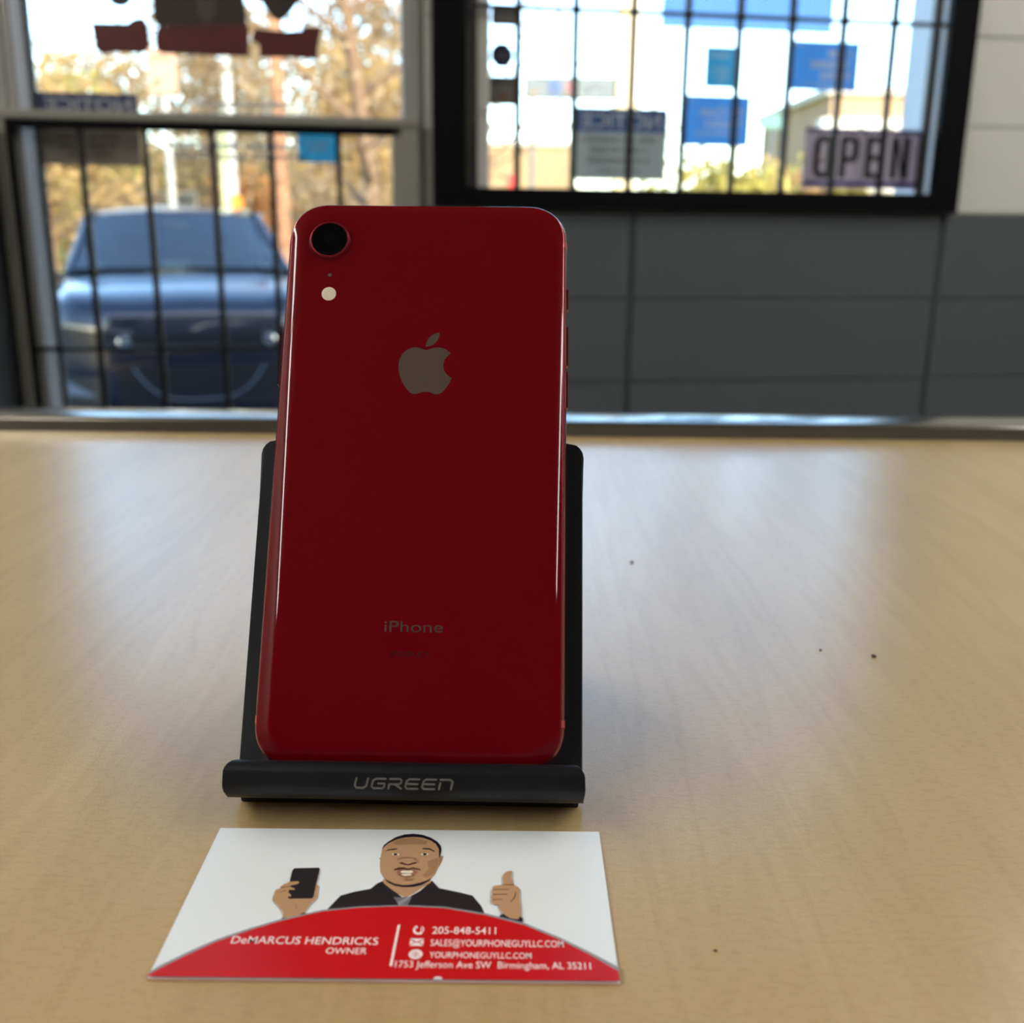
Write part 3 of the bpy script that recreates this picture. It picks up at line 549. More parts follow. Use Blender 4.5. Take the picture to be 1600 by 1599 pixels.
# lettering on the lip, drawn as strokes on the lip's flat front
y1, z1 = oz(0.01015, -0.0005); y0, z0 = oz(0.00955, -0.0035)
up = Vector((0, y1 - y0, z1 - z0)); hl = up.length; up.normalize(); nr = Vector((1, 0, 0)).cross(up)
LM = Matrix(((1, up.x, nr.x, 0), (0, up.y, nr.y, y0), (0, up.z, nr.z, z0), (0, 0, 0, 1))) @ Matrix.Translation((0, 0, 0.00003))
def stroke(B, line, w, M):
    for (a, c) in zip(line[:-1], line[1:]):
        a_, c_ = Vector((*a, 0)), Vector((*c, 0)); dd = (c_ - a_).normalized(); pp = Vector((-dd.y, dd.x, 0)) * w / 2
        B.add([a_ - pp, c_ - pp, c_ + pp, a_ + pp], [(0, 1, 2, 3)], M)
    for a in line: B.disc((a[0], a[1], 0.0), w / 2, 10, M)
LET = [[[(.12, 1), (0, .28), (.12, .02), (.62, 0), (.86, .2), (1.0, 1)]],
       [[(1.05, 1), (.35, 1), (.12, .82), (.0, .2), (.15, 0), (.82, 0), (.95, .18), (.98, .5), (.5, .5)]],
       [[(.12, 1), (.85, 1), (1.0, .85), (.95, .58), (.8, .45), (.08, .45)], [(.0, 0), (.07, .45)], [(.45, .45), (.95, 0)]],
       [[(1.05, 1), (.32, 1), (.12, .82), (0, .2), (.14, 0), (.92, 0)], [(.1, .5), (.92, .5)]],
       [[(1.05, 1), (.32, 1), (.12, .82), (0, .2), (.14, 0), (.92, 0)], [(.1, .5), (.92, .5)]],
       [[(.0, 0), (.1, .62)], [(.12, 1), (.82, 1), (1.03, .82), (.9, 0)]]]
b = MB(); lw, lh, adv, x_ = 0.0031, 0.0022, 0.00392, -0.01130
for k, strokes in enumerate(LET):
    for s_l in strokes: stroke(b, [(x_ + k * adv + px_ * lw, -0.0003 + py_ * lh) for px_, py_ in s_l], 0.00047, LM)
b.build('lettering', M_STANDTEXT, st, smooth=0)

# ------------------------------------------------------------------ the business card
CDM = Matrix.Translation((-0.023255, 0.192044, 0.0))
bc = thing('business_card', 'white and red business card lying flat in front of the stand', 'business card', CDM)
CW, CL, CT = 0.04445, 0.0254, 0.0005
b = MB(); b.box((-CW, -CL, 0.00004), (CW, CL, CT - 0.00006)); b.cur = 0
b.build('card_stock', M_CARDEDGE, bc, smooth=0)
MB().box((-CW, -CL, CT - 0.0000595), (CW, CL, CT)).build('white_face', M_CARD, bc, smooth=0)
def mm(pts): return [(x * 1e-3, y * 1e-3) for x, y in pts]
lay = [CT + 0.00001]
def printed(name, items, mats, step=0.00001):
    b = MB()
    for it, mi in items:
        lay[0] += step; b.cur = mi; b.flat(mm(CARD[it]), lay[0])
    return b.build(name, mats, bc, smooth=0)
PM = [M_PBLACK, M_PSKIN, M_PSKIN2, M_PLINE, M_PHAIR, M_PLIP, M_PTEETH, M_PTIE, M_PGREY]
printed('printed_person', [('suit', 0), ('tie', 7), ('tie2', 8), ('neck', 1), ('ear1', 2), ('ear2', 3), ('head', 1), ('fore', 2), ('cheek', 2), ('hair', 4), ('beard', 4),
        ('brow1', 4), ('brow2', 4), ('eye1', 6), ('eye2', 6), ('iris1', 4), ('iris2', 4), ('nose2', 2), ('nose', 3), ('must', 3), ('lips', 5), ('teeth1', 6), ('teeth2', 6), ('chin', 2)], PM)
printed('printed_hand', [('palm', 1), ('handset', 0), ('fing1', 1), ('fing2', 1), ('fing3', 1), ('ln1', 3), ('ln2', 3), ('ln3', 2), ('cuff', 0)], PM)
printed('printed_hand', [('thumb', 1), ('t1', 3), ('t2', 3), ('t3', 3), ('t4', 3), ('t5', 3), ('cuff2', 0)], PM)
bt = CARD['bannertop']; bn = CARD['banner']
e0 = [(-44.45, -24.2)] + [p for p in bt if -44.4 < p[0] < 44.4] + [(44.45, -21.4)]
b = MB(); lay[0] += 1e-5; b.flat(mm(e0 + [(44.45, -25.3), (-44.45, -25.3)]), lay[0]); b.build('banner_edge', M_PGREY, bc, smooth=0)
e1 = [(-44.45, -25.0)] + [p for p in bn if -44.3 < p[0] < 44.3] + [(44.45, -22.7)]
b = MB(); lay[0] += 1e-5; b.flat(mm(e1 + [(44.45, -25.38), (-44.45, -25.38)]), lay[0]); b.build('red_banner', M_PRED, bc, smooth=0)
lay[0] += 1e-5; ZT = lay[0]
for body, x0, x1, y, h in LINES:
    b = MB(); add_text(b, body, x0 * 1e-3, x1 * 1e-3, y * 1e-3, (y + h) * 1e-3, ZT, bold=0.004); b.build('lettering', M_PWHITE, bc, smooth=0)
b = MB(); b.flat(mm([(1.0, -9.7), (1.5, -9.7), (1.2, -21.9), (0.7, -21.9)]), ZT); b.build('divider', M_PWHITE, bc, smooth=0)
def icon(cx, cy, kx=1.0, ky=1.0): return Matrix.Translation((cx * 1e-3, cy * 1e-3, 0)) @ Matrix.Diagonal((kx, ky, 1, 1))
def arc(B, r, a0, a1, w, M, c=(0, 0)):
    P = [(c[0] + r * math.cos(R(a)), c[1] + r * math.sin(R(a))) for a in np.linspace(a0, a1, 14)]
    Q = [(c[0] + (r - w) * math.cos(R(a)), c[1] + (r - w) * math.sin(R(a))) for a in np.linspace(a1, a0, 14)]
    B.flat(mm(P + Q), ZT, M)
b = MB(); M = icon(5.35, -11.2, .95, 1.2)
arc(b, 1.2, 135, 285, .5, M); arc(b, 1.05, -50, 60, .2, M, (.1, .1)); arc(b, .6, -50, 60, .2, M, (.1, .1))
b.flat(mm([(-1.05, .9), (-.5, 1.15), (-.2, .5), (-.7, .3)]), ZT, M); b.flat(mm([(.2, -.6), (.6, -.45), (.9, -.95), (.4, -1.25)]), ZT, M)
b.build('telephone_icon', M_PWHITE, bc, smooth=0)
b = MB(); M = icon(5.3, -14.9)
b.flat(mm([(-1.35, 1.1), (1.35, 1.1), (1.35, 1.0), (0, .05), (-1.35, 1.0)]), ZT, M); b.flat(mm([(-1.35, .7), (-.45, .05), (-1.35, -.75)]), ZT, M)
b.flat(mm([(1.35, .7), (.45, .05), (1.35, -.75)]), ZT, M); b.flat(mm([(-1.35, -1.05), (-.25, -.05), (0, -.2), (.25, -.05), (1.35, -1.05), (1.3, -1.12), (-1.3, -1.12)]), ZT, M)
b.build('envelope_icon', M_PWHITE, bc, smooth=0)
b = MB(); b.disc((0, 0, ZT), 0.00135, 28, icon(5.4, -18.45), ry=0.0014); b.build('globe_icon', M_PWHITE, bc, smooth=0)
b = MB(); M = icon(5.4, -18.45)
for yy in (.55, .05, -.45): b.flat(mm([(-.85, yy), (.85, yy), (.85, yy - .12), (-.85, yy - .12)]), ZT + 1e-5, M)
b.flat(mm([(-.06, .9), (.06, .9), (.06, -.9), (-.06, -.9)]), ZT + 1e-5, M)
b.build('globe_lines', M_PRED, bc, smooth=0)
b = MB(); b.flat(mm([(9.3, -25.35), (9.6, -24.8), (10.3, -24.7), (10.9, -24.9), (11.1, -25.35)]), ZT); b.build('edge_nick', M_CARD, bc, smooth=0)

# ------------------------------------------------------------------ signs and stickers on the glass (each a sheet just inside the pane)
rng = random.Random(4)
NG = 0.0735     # just inside the window pane
def sheet(name, label, cat, u0, u1, z0, z1, m, n=NG, th=0.0012, group=None, mod=None):
    t = thing(name, label, cat, WALLM @ Matrix.Translation(((u0 + u1) / 2, n, (z0 + z1) / 2)), group)
    MB().box((-(u1 - u0) / 2, -th / 2, -(z1 - z0) / 2), ((u1 - u0) / 2, th / 2, (z1 - z0) / 2)).build('sheet', m, t, smooth=0)
    return t, (u1 - u0) / 2, (z1 - z0) / 2, th / 2 + 0.00015
def rows(t, m, specs, zz, name='lettering', wgt=0.2):
    b = MB()
    for (x0, x1, y, h) in specs: glyph_row(b, x0, x1, y, h, zz, rng, wgt, SIGNM)
    if b.v: b.build(name, m, t, smooth=0)
# NOTICE sheet on the window
t, hw, hh, zz = sheet('notice_sign', 'grey notice sheet with blue header in the barred shop window', 'sign', 0.1455, 0.3775, 0.236, 0.3975, M_SIGNGREY)
b = MB(); b.flat([(-hw, hh - .054), (hw, hh - .054), (hw, hh), (-hw, hh)], zz, SIGNM); b.build('header', M_SIGNBLUE, t, smooth=0)
b = MB(); add_text(b, 'NOTICE', -hw + .022, hw - .016, hh - .044, hh - .012, zz + .0001, .008, True, SIGNM); b.build('lettering', M_SIGNLET, t, smooth=0)
rows(t, M_SIGNDARK, [(-.095, .095, hh - .077, .012), (-.07, .07, hh - .1, .013), (-.075, .075, hh - .124, .013), (-.05, .055, hh - .145, .009)], zz)
# blue posters
t, hw, hh, zz = sheet('poster', 'largest blue poster, high on the shop window above the OPEN sign', 'poster', 0.667, 0.849, 0.450, 0.559, M_POSTER, group='blue posters on the glass')
rows(t, M_POSTERTXT, [(.012, .076, hh - .034, .015), (-.03, .076, hh - .059, .015), (-.012, .074, hh - .083, .015), (-.045, .07, hh - .099, .006)], zz, wgt=.26)
rows(t, M_POSTERTXT, [(-.075, -.05, hh - .012, .005)], zz)
t, hw, hh, zz = sheet('poster', 'blue poster low in the shop window beside the grey notice', 'poster', 0.412, 0.5815, 0.318, 0.431, M_POSTER, group='blue posters on the glass')
b = MB(); add_text(b, 'No Credit', -.042, .066, hh - .045, hh - .026, zz, .012, True, SIGNM); add_text(b, 'Needed', -.026, .064, hh - .070, hh - .052, zz, .012, True, SIGNM)
b.build('lettering', M_POSTERTXT, t, smooth=0)
rows(t, M_POSTERTXT, [(-.05, .064, hh - .088, .007), (-.075, -.05, hh - .012, .005)], zz)
t, hw, hh, zz = sheet('poster', 'small turquoise poster on the shop window between two blue posters', 'poster', 0.464, 0.554, 0.449, 0.539, M_POSTER2, group='blue posters on the glass')
rows(t, M_POSTERTXT, [(-.036, .016, hh - .024, .009), (-.03, .014, hh - .052, .006), (-.026, .010, hh - .064, .006), (-.016, .008, hh - .076, .006)], zz)
t, hw, hh, zz = sheet('poster', 'small turquoise poster on the glass of the door', 'poster', -0.4875, -0.3985, 0.2615, 0.345, M_POSTER2, n=0.0385, group='blue posters on the glass')
rows(t, M_POSTERTXT, [(-.03, .03, hh - .042, .006), (-.026, .024, hh - .052, .006), (-.02, .018, hh - .061, .006)], zz)
# pale blue translucent film at the top of the window
MBf = MB().box((0.352, NG - 0.0006, 0.577), (0.773, NG + 0.0006, 0.80)).build('window_film', M_FILM, smooth=0)
MBf.matrix_world = WALLM; tag(MBf, 'pale blue see-through film on the glass above the posters', 'film')
# OPEN sign
t, hw, hh, zz = sheet('open_sign', 'white plastic OPEN sign with black letters in the window corner', 'sign', 0.7175, 1.0255, 0.2235, 0.3635, M_OPENBASE, n=0.050, th=0.003)
b = MB(); b.flat([(-hw, hh - .010), (hw, hh - .010), (hw, hh - .001), (-hw, hh - .001)], zz, SIGNM); b.flat([(-hw, -hh + .006), (hw, -hh + .006), (hw, -hh + .017), (-hw, -hh + .017)], zz, SIGNM)
b.build('border', M_OPENBLUE, t, smooth=0)
def block_letters(B, M, x0, w, gap, z0, h, zz, s):
    X = x0
    o = [(0, .16), (0, .84), (.22, 1), (.78, 1), (1, .84), (1, .16), (.78, 0), (.22, 0)]; q = [(s, .2), (s, .8), (.36, .86), (.64, .86), (1 - s, .8), (1 - s, .2), (.64, .14), (.36, .14)]
    vs = [(X + a * w, z0 + c * h, zz) for a, c in o + q]; B.add(vs, [(i, (i + 1) % 8, 8 + (i + 1) % 8, 8 + i) for i in range(8)], M); X += w + gap
    def rect(a, c, e, f): B.add([(X + a * w, z0 + c * h, zz), (X + e * w, z0 + c * h, zz), (X + e * w, z0 + f * h, zz), (X + a * w, z0 + f * h, zz)], [(0, 1, 2, 3)], M)
    def pol(*p): B.add([(X + a * w, z0 + c * h, zz) for a, c in p], [tuple(range(len(p)))], M)
    rect(0, 0, s, 1); pol((s, .86), (s, 1), (.78, 1), (.66, .86)); pol((.66, .86), (.78, 1), (1, .88), (1, .5), (.78, .38), (.66, .52), (1 - s, .56), (1 - s, .82)); pol((s, .38), (s, .52), (.66, .52), (.78, .38)); X += w + gap
    rect(0, 0, s, 1); rect(s, .86, .92, 1); rect(s, 0, .92, .14); rect(s, .43, .82, .57); X += w + gap
    rect(0, 0, s, 1); rect(1 - s, 0, 1, 1); pol((s, 1), (s, .7), (1 - s, 0), (1 - s, .32))
b = MB(); block_letters(b, SIGNM, -hw + .025, .049, .018, -hh + .024, .098, zz, .34); b.build('lettering', M_OPENLET, t, smooth=0)
for x, z in ((.8578 - .8715, .066), (.938 - .8715, .066), (-.1495, 0), (-.107, 0)):
    b = MB(); b.lathe([(0.0085, 0), (0.008, 0.001), (0.0045, 0.004), (0.0035, 0.008)], 20, Matrix.Translation((x, -zz, z)) @ Matrix.Rotation(R(90), 4, 'X')); b.build('suction_cup', M_CUP, t)
# stickers near the left edge of the window
t, hw, hh, zz = sheet('sticker', 'dark rectangular sticker at the top left of the shop window', 'sticker', -0.047, 0.021, 0.5665, 0.604, M_STICKD, group='dark stickers down the window edge')
b = MB(); b.flat([(-.03, -.012), (.03, -.012), (.03, .002), (-.03, .002)], zz, SIGNM); b.build('print', M_STICK, t, smooth=0)
t = thing('sticker', 'navy octagonal sticker between two dark rectangular ones on the window', 'sticker', WALLM @ Matrix.Translation((-0.0220, NG, 0.5035)), 'dark stickers down the window edge')
b = MB(); b.lathe([(0.0275, -.0006), (0.0275, .0006)], 8, Matrix.Rotation(R(90), 4, 'X') @ Matrix.Rotation(R(22.5), 4, 'Z')); b.build('sheet', M_STICKNAVY, t, smooth=0)
b = MB(); glyph_row(b, -.013, .013, -.006, .010, .0008, rng, .2, SIGNM); b.build('lettering', M_STICK, t, smooth=0)
t, hw, hh, zz = sheet('sticker', 'grey-brown square sticker with a rust spot low on the window edge', 'sticker', -0.061, 0.0095, 0.397, 0.459, M_STICK, group='dark stickers down the window edge')
b = MB(); b.flat([(-hw, hh - .018), (hw, hh - .018), (hw, hh), (-hw, hh)], zz, SIGNM); b.build('header', M_STICKD, t, smooth=0)
b = MB(); b.disc((.010, -.012, zz), .007, 14, SIGNM); b.build('spot', M_STICKRED, t, smooth=0)
# NOTICE sheet on the door, dimmer, half behind the grille rail
t, hw, hh, zz = sheet('notice_sign', 'dim grey notice sheet with navy header at left of the glass door', 'sign', -1.0285, -0.824, 0.2465, 0.3945, M_OLDGREY, n=0.0385)
b = MB(); b.flat([(-hw, hh - .056), (hw, hh - .056), (hw, hh), (-hw, hh)], zz, SIGNM); b.build('header', M_OLDBLUE, t, smooth=0)
b = MB(); add_text(b, 'NOTICE', -hw + .014, hw - .012, hh - .036, hh - .010, zz + .0001, .02, True, SIGNM); b.build('lettering', M_OLDLET, t, smooth=0)
rows(t, M_OLDDARK, [(-.07, .055, hh - .094, .012), (-.065, .055, hh - .114, .012), (-.05, .045, hh - .131, .011)], zz, wgt=.24)
# shop decal on the door: dark figure over a maroon ribbon of lettering, seen from behind
dm = thing('window_decal', 'maroon and black shop decal seen from behind on the door glass', 'decal', WALLM)
DN = 0.041
DM = Matrix.Translation((0, DN, 0)) @ SIGNM
for nm, key, m, z in (('figure', 'body', M_DECALBLK, 0.0), ('figure', 'blob', M_DECALBLK, 0.0), ('figure', 'blob2', M_DECALBLK, 0.0), ('tie', 'tie', M_DECALTIE, 0.0012), ('ribbon', 'guy', M_DECALRED, 0.001), ('ribbon', 'phone', M_DECALRED, 0.001), ('ribbon', 'your', M_DECALRED, 0.001)):
    b = MB(); b.prism(DECAL[key], z, z + 0.0004, DM); b.build(nm, m, dm, smooth=0)
b = MB()
for w, k, (a0, a1, a2, a3) in (('Guy', 'guy', (.012, .010, .018, .012)), ('Phone', 'phone', (.008, .006, .014, .010)), ('Your', 'your', (.012, .012, .012, .010))):
    P = np.array(DECAL[k]); add_text(b, w, P[:, 0].min() + a0, P[:, 0].max() - a1, P[:, 1].min() + a2, P[:, 1].max() - a3, 0.0016, .02, True, DM)
b.build('lettering', M_DECALRED2, dm, smooth=0)
# white hours lettering below the decal
hd = thing('hours_decal', 'rows of small white lettering on the door glass under the maroon decal', 'decal', WALLM @ Matrix.Translation((-0.61, 0.0405, 0.33)))
M_HOURS = mat('white vinyl lettering', (214, 208, 200), rough=0.5, transl=0.35)
rows(hd, M_HOURS, [(-.165, .10, .042, .012), (-.165, .14, .018, .014), (-.16, .12, -.045, .013), (-.15, .14, -.066, .012)], 0.0, wgt=.3)

# ------------------------------------------------------------------ outside
ZG = -1.42
M_ASPHALT = mat('asphalt', (96, 94, 90), rough=0.85, var=0.15, vscale=3, bump=0.3, bscale=40)
M_LAWN = mat('sunlit autumn grass', (168, 172, 62), rough=0.9, var=0.25, vscale=0.8)
M_CONC = mat('pale concrete', (186, 180, 168), rough=0.85)
M_CARPAINT = mat('dark navy car paint', (9, 17, 36), rough=0.30, metal=0.2, coat=0.7, coat_rough=0.04, var=0.02)
M_CARBLACK = mat('black car plastic', (14, 15, 19), rough=0.4)
M_CHROME = mat('car chrome', (190, 195, 205), rough=0.15, metal=1.0)
M_HEADL = mat('smoked headlight', (40, 41, 46), rough=0.12, coat=0.6)
M_AMBER = mat('amber side marker', (190, 84, 48), rough=0.3)
M_LAMPIN = mat('lamp reflector', (170, 180, 195), rough=0.1, metal=0.9)
M_SEAT = mat('dark car upholstery', (34, 34, 38), rough=0.8)
M_TYRE = mat('tyre', (18, 18, 18), rough=0.85)
M_CARGLASS = glass_mat('tinted car glass', (0.62, 0.74, 0.66), 2.2)

structure(MB().box((-40, 2.9, ZG - 0.3), (40, 24, ZG)).build('ground', M_ASPHALT, smooth=0))
lw = MB(); n = 24
for i in range(n + 1):
    for j in range(9): x = -60 + 120 * i / n; y = 24 + 86 * j / 8; lw.v.append((x, y, ZG + 0.05 + 0.9 * (j / 8) ** 1.2 + 0.12 * math.sin(x * .3 + j)))
for i in range(n):
    for j in range(8): lw.f.append([i * 9 + j, (i + 1) * 9 + j, (i + 1) * 9 + j + 1, i * 9 + j + 1]); lw.mi.append(0)
structure(lw.build('lawn', M_LAWN))
k = structure(MB().box((-40, 23.8, ZG - 0.1), (40, 24.1, ZG + 0.14)).build('kerb', M_CONC, smooth=0))

# the parked car
CARM = Matrix.Translation((-2.07, 6.93, ZG)) @ Matrix.Rotation(R(20), 4, 'Z')
car = thing('car', 'dark navy car parked nose-in beyond the glass door', 'car', CARM)
def nose(x): return 0.0 if abs(x) < 0.55 else 0.20 * ((abs(x) - 0.55) / 0.33) ** 1.8
def sect(y, w, zb, ze, zt):
    half = [(0.0, zb), (w * .75, zb), (w * .985, zb + .10), (w, (zb + ze) * .5), (w * .99, ze - .12), (w * .95, ze - .02), (w * .86, ze + .025), (w * .55, zt - .012), (0.0, zt)]
    return [(x, y, z) for x, z in half] + [(-x, y, z) for x, z in half[-2:0:-1]]
b = MB()
b.loft([sect(0.0, .55, .36, .92, .96), sect(.03, .66, .31, .96, 1.0), sect(.09, .76, .28, .99, 1.035), sect(.20, .88, .25, 1.03, 1.08), sect(.5, .915, .22, 1.07, 1.125), sect(1.0, .925, .22, 1.10, 1.165),
        sect(1.3, .925, .22, 1.12, 1.18), sect(1.5, .925, .22, 1.10, 1.14), sect(3.0, .925, .22, 1.12, 1.13), sect(4.4, .91, .24, 1.13, 1.14), sect(4.62, .84, .34, 1.08, 1.10)])
b.build('body', M_CARPAINT, car, smooth=50)
def panel(name, x0, x1, zlo, zhi, m, off=0.012, parent=None, nx=14):
    B = MB()
    fr = [(x0 + (x1 - x0) * i / nx) for i in range(nx + 1)]
    B.loft([[(x, nose(x) - off, zlo(x)), (x, nose(x) - off, zhi(x)), (x, nose(x) + 0.06, zhi(x)), (x, nose(x) + 0.06, zlo(x))] for x in fr])
    return B.build(name, m, parent or car, smooth=40)
C_ = lambda v: (lambda x: v)
for sx in (-1, 1):
    h = panel('headlight', sx * .40, sx * .885, lambda x: .735 + .03 * (abs(x) - .4), lambda x: .83 + .12 * (abs(x) - .4), M_HEADL, .014)
    panel('side_marker', sx * .83, sx * .889, C_(.76), C_(.84), M_AMBER, .022, h, 4)
    B = MB(); B.lathe([(.045, 0), (.04, .012), (.01, .02)], 20, Matrix.Translation((sx * .46, -.012, .785)) @ Matrix.Rotation(R(90), 4, 'X')); B.build('lamp', M_LAMPIN, h)
    panel('headlight_trim', sx * .40, sx * .89, lambda x: .832 + .12 * (abs(x) - .4), lambda x: .855 + .12 * (abs(x) - .4), M_CHROME, .013)
    panel('fog_recess', sx * .60, sx * .84, C_(.38), C_(.56), M_CARBLACK, .010)
    panel('fog_bezel', sx * .66, sx * .83, lambda x: .44, lambda x: .45 + max(.005, (abs(x) - .66) * .5), M_LAMPIN, .016)
g_ = panel('grille', -.40, .40, C_(.70), C_(.83), M_CARBLACK, .008)
for z in (.72, .75, .78, .81): panel('grille_slat', -.39, .39, C_(z), C_(z + .008), M_CHROME if z == .72 else M_CARPAINT, .014, g_)
l_ = panel('lower_grille', -.50, .50, C_(.36), C_(.62), M_CARBLACK, .008)
for z in (.40, .45, .50, .55): panel('grille_slat', -.48, .48, C_(z), C_(z + .012), M_CARPAINT, .013, l_)
B = MB(); B.tube([(x, -.014, .395 + .22 * (abs(x) / .42) ** 3.5) for x in np.linspace(-.42, .42, 17)], .010, 6); B.build('grille_surround', M_CARPAINT, car)
panel('bumper_strip', -.86, .86, C_(.655), C_(.675), M_CARPAINT, .012)
def gridpanel(B, P, Q, nx=8):
    B.loft([P, Q], cap=False, close=False)
wl = [(-.77 + 1.54 * i / 10, 1.34 - .18 * (1 - (abs(-.8 + 1.6 * i / 10) / .8) ** 2), 1.185 + .015 * (1 - (abs(-.8 + 1.6 * i / 10) / .8) ** 2)) for i in range(11)]
wt = [(-.64 + 1.28 * i / 10, 2.02 - .10 * (1 - (abs(-.61 + 1.22 * i / 10) / .61) ** 2), 1.565 + .045 * (1 - (abs(-.61 + 1.22 * i / 10) / .61) ** 2)) for i in range(11)]
B = MB(); gridpanel(B, wl, wt); B.build('windscreen', M_CARGLASS, car)
rt = [[(x, y, z0 + .055 * (1 - (abs(x) / w) ** 2)) for x in np.linspace(-w, w, 11)] for y, w, z0 in ((2.02, .64, 1.565), (2.4, .66, 1.60), (3.2, .66, 1.60), (3.9, .62, 1.565))]
rt[0] = [(x, y, z + .004) for x, y, z in wt]
B = MB(); B.loft(rt, cap=False, close=False); B.loft([[(x, y, z - .03) for x, y, z in r] for r in rt], cap=False, close=False); B.build('roof', M_CARPAINT, car)
for sx in (-1, 1):
    for nm, P in (('front_pillar', [(sx * .80, 1.34, 1.14), (sx * .67, 1.84, 1.48), (sx * .65, 2.02, 1.57)]), ('middle_pillar', [(sx * .86, 2.75, 1.12), (sx * .645, 2.75, 1.60)]), ('rear_pillar', [(sx * .84, 4.35, 1.12), (sx * .62, 3.92, 1.57)]), ('roof_rail', [(sx * .62, 2.02, 1.575), (sx * .645, 2.75, 1.605), (sx * .62, 3.92, 1.57)])):
        B = MB(); B.tube(P, .038, 8); B.build(nm, M_CARPAINT, car)
    B = MB(); B.loft([[(sx * .86, y, 1.12) for y in (1.36, 2.7, 4.3)], [(sx * .64, y, 1.59) for y in (2.06, 2.75, 3.88)]], cap=False, close=False); B.build('side_window', M_CARGLASS, car)
    B = MB(); M = Matrix.Translation((sx * 1.03, 1.62, 1.17)) @ Matrix.Diagonal((1, .55, .75, 1))
    B.lathe([(.02, -.12), (.09, -.105), (.12, -.04), (.12, .05), (.08, .11), (.02, .125)], 14, M @ Matrix.Rotation(R(90), 4, 'Y')); mr = B.build('wing_mirror', M_CARPAINT, car)
    B = MB(); B.tube([(sx * .86, 1.62, 1.12), (sx * 1.0, 1.62, 1.14)], .03, 8); B.build('mirror_arm', M_CARBLACK, mr)
    for y in (.85, 3.75):
        B = MB(); B.lathe([(.20, -.11), (.32, -.11), (.34, -.07), (.34, .07), (.32, .11), (.20, .11)], 24, Matrix.Translation((sx * .83, y, .34)) @ Matrix.Rotation(R(90), 4, 'Y'), cap=False); wh = B.build('wheel', M_TYRE, car)
        B = MB(); B.lathe([(.205, .06 * sx), (.19, .09 * sx), (.05, .10 * sx), (.01, .105 * sx)], 20, Matrix.Translation((sx * .83, y, .34)) @ Matrix.Rotation(R(90), 4, 'Y')); B.build('wheel_rim', M_LAMPIN, wh)
    B = MB(); B.box((sx * .36 - .25, 2.35, .7), (sx * .36 + .25, 2.5, 1.22), ch=.05); sw = B.build('seat', M_SEAT, car)
    B = MB(); B.box((sx * .36 - .13, 2.40, 1.26), (sx * .36 + .13, 2.50, 1.43), ch=.04); B.build('headrest', M_SEAT, sw)
B = MB(); B.loft([[(x, 4.36 + .10 * (1 - (x / .8) ** 2), 1.13) for x in np.linspace(-.8, .8, 9)], [(x * .74, 3.92 + .08 * (1 - (x / .8) ** 2), 1.57 + .04 * (1 - (x / .8) ** 2)) for x in np.linspace(-.8, .8, 9)]], cap=False, close=False); B.build('rear_window', M_CARGLASS, car)
B = MB(); B.box((-.78, 1.35, 1.0), (.78, 1.75, 1.155), ch=.03); B.build('dashboard', M_CARBLACK, car)
B = MB(); B.box((-.11, 1.86, 1.46), (.11, 1.90, 1.52), ch=.01); B.build('rear_view_mirror', M_CARBLACK, car)
B = MB(); P = [(.36 + .18 * math.cos(a), 1.82 - .05 * math.sin(a), 1.08 + .17 * math.sin(a)) for a in np.linspace(0, 2 * math.pi, 21)]; B.tube(P, .014, 6, cap=False); B.build('steering_wheel', M_CARBLACK, car)

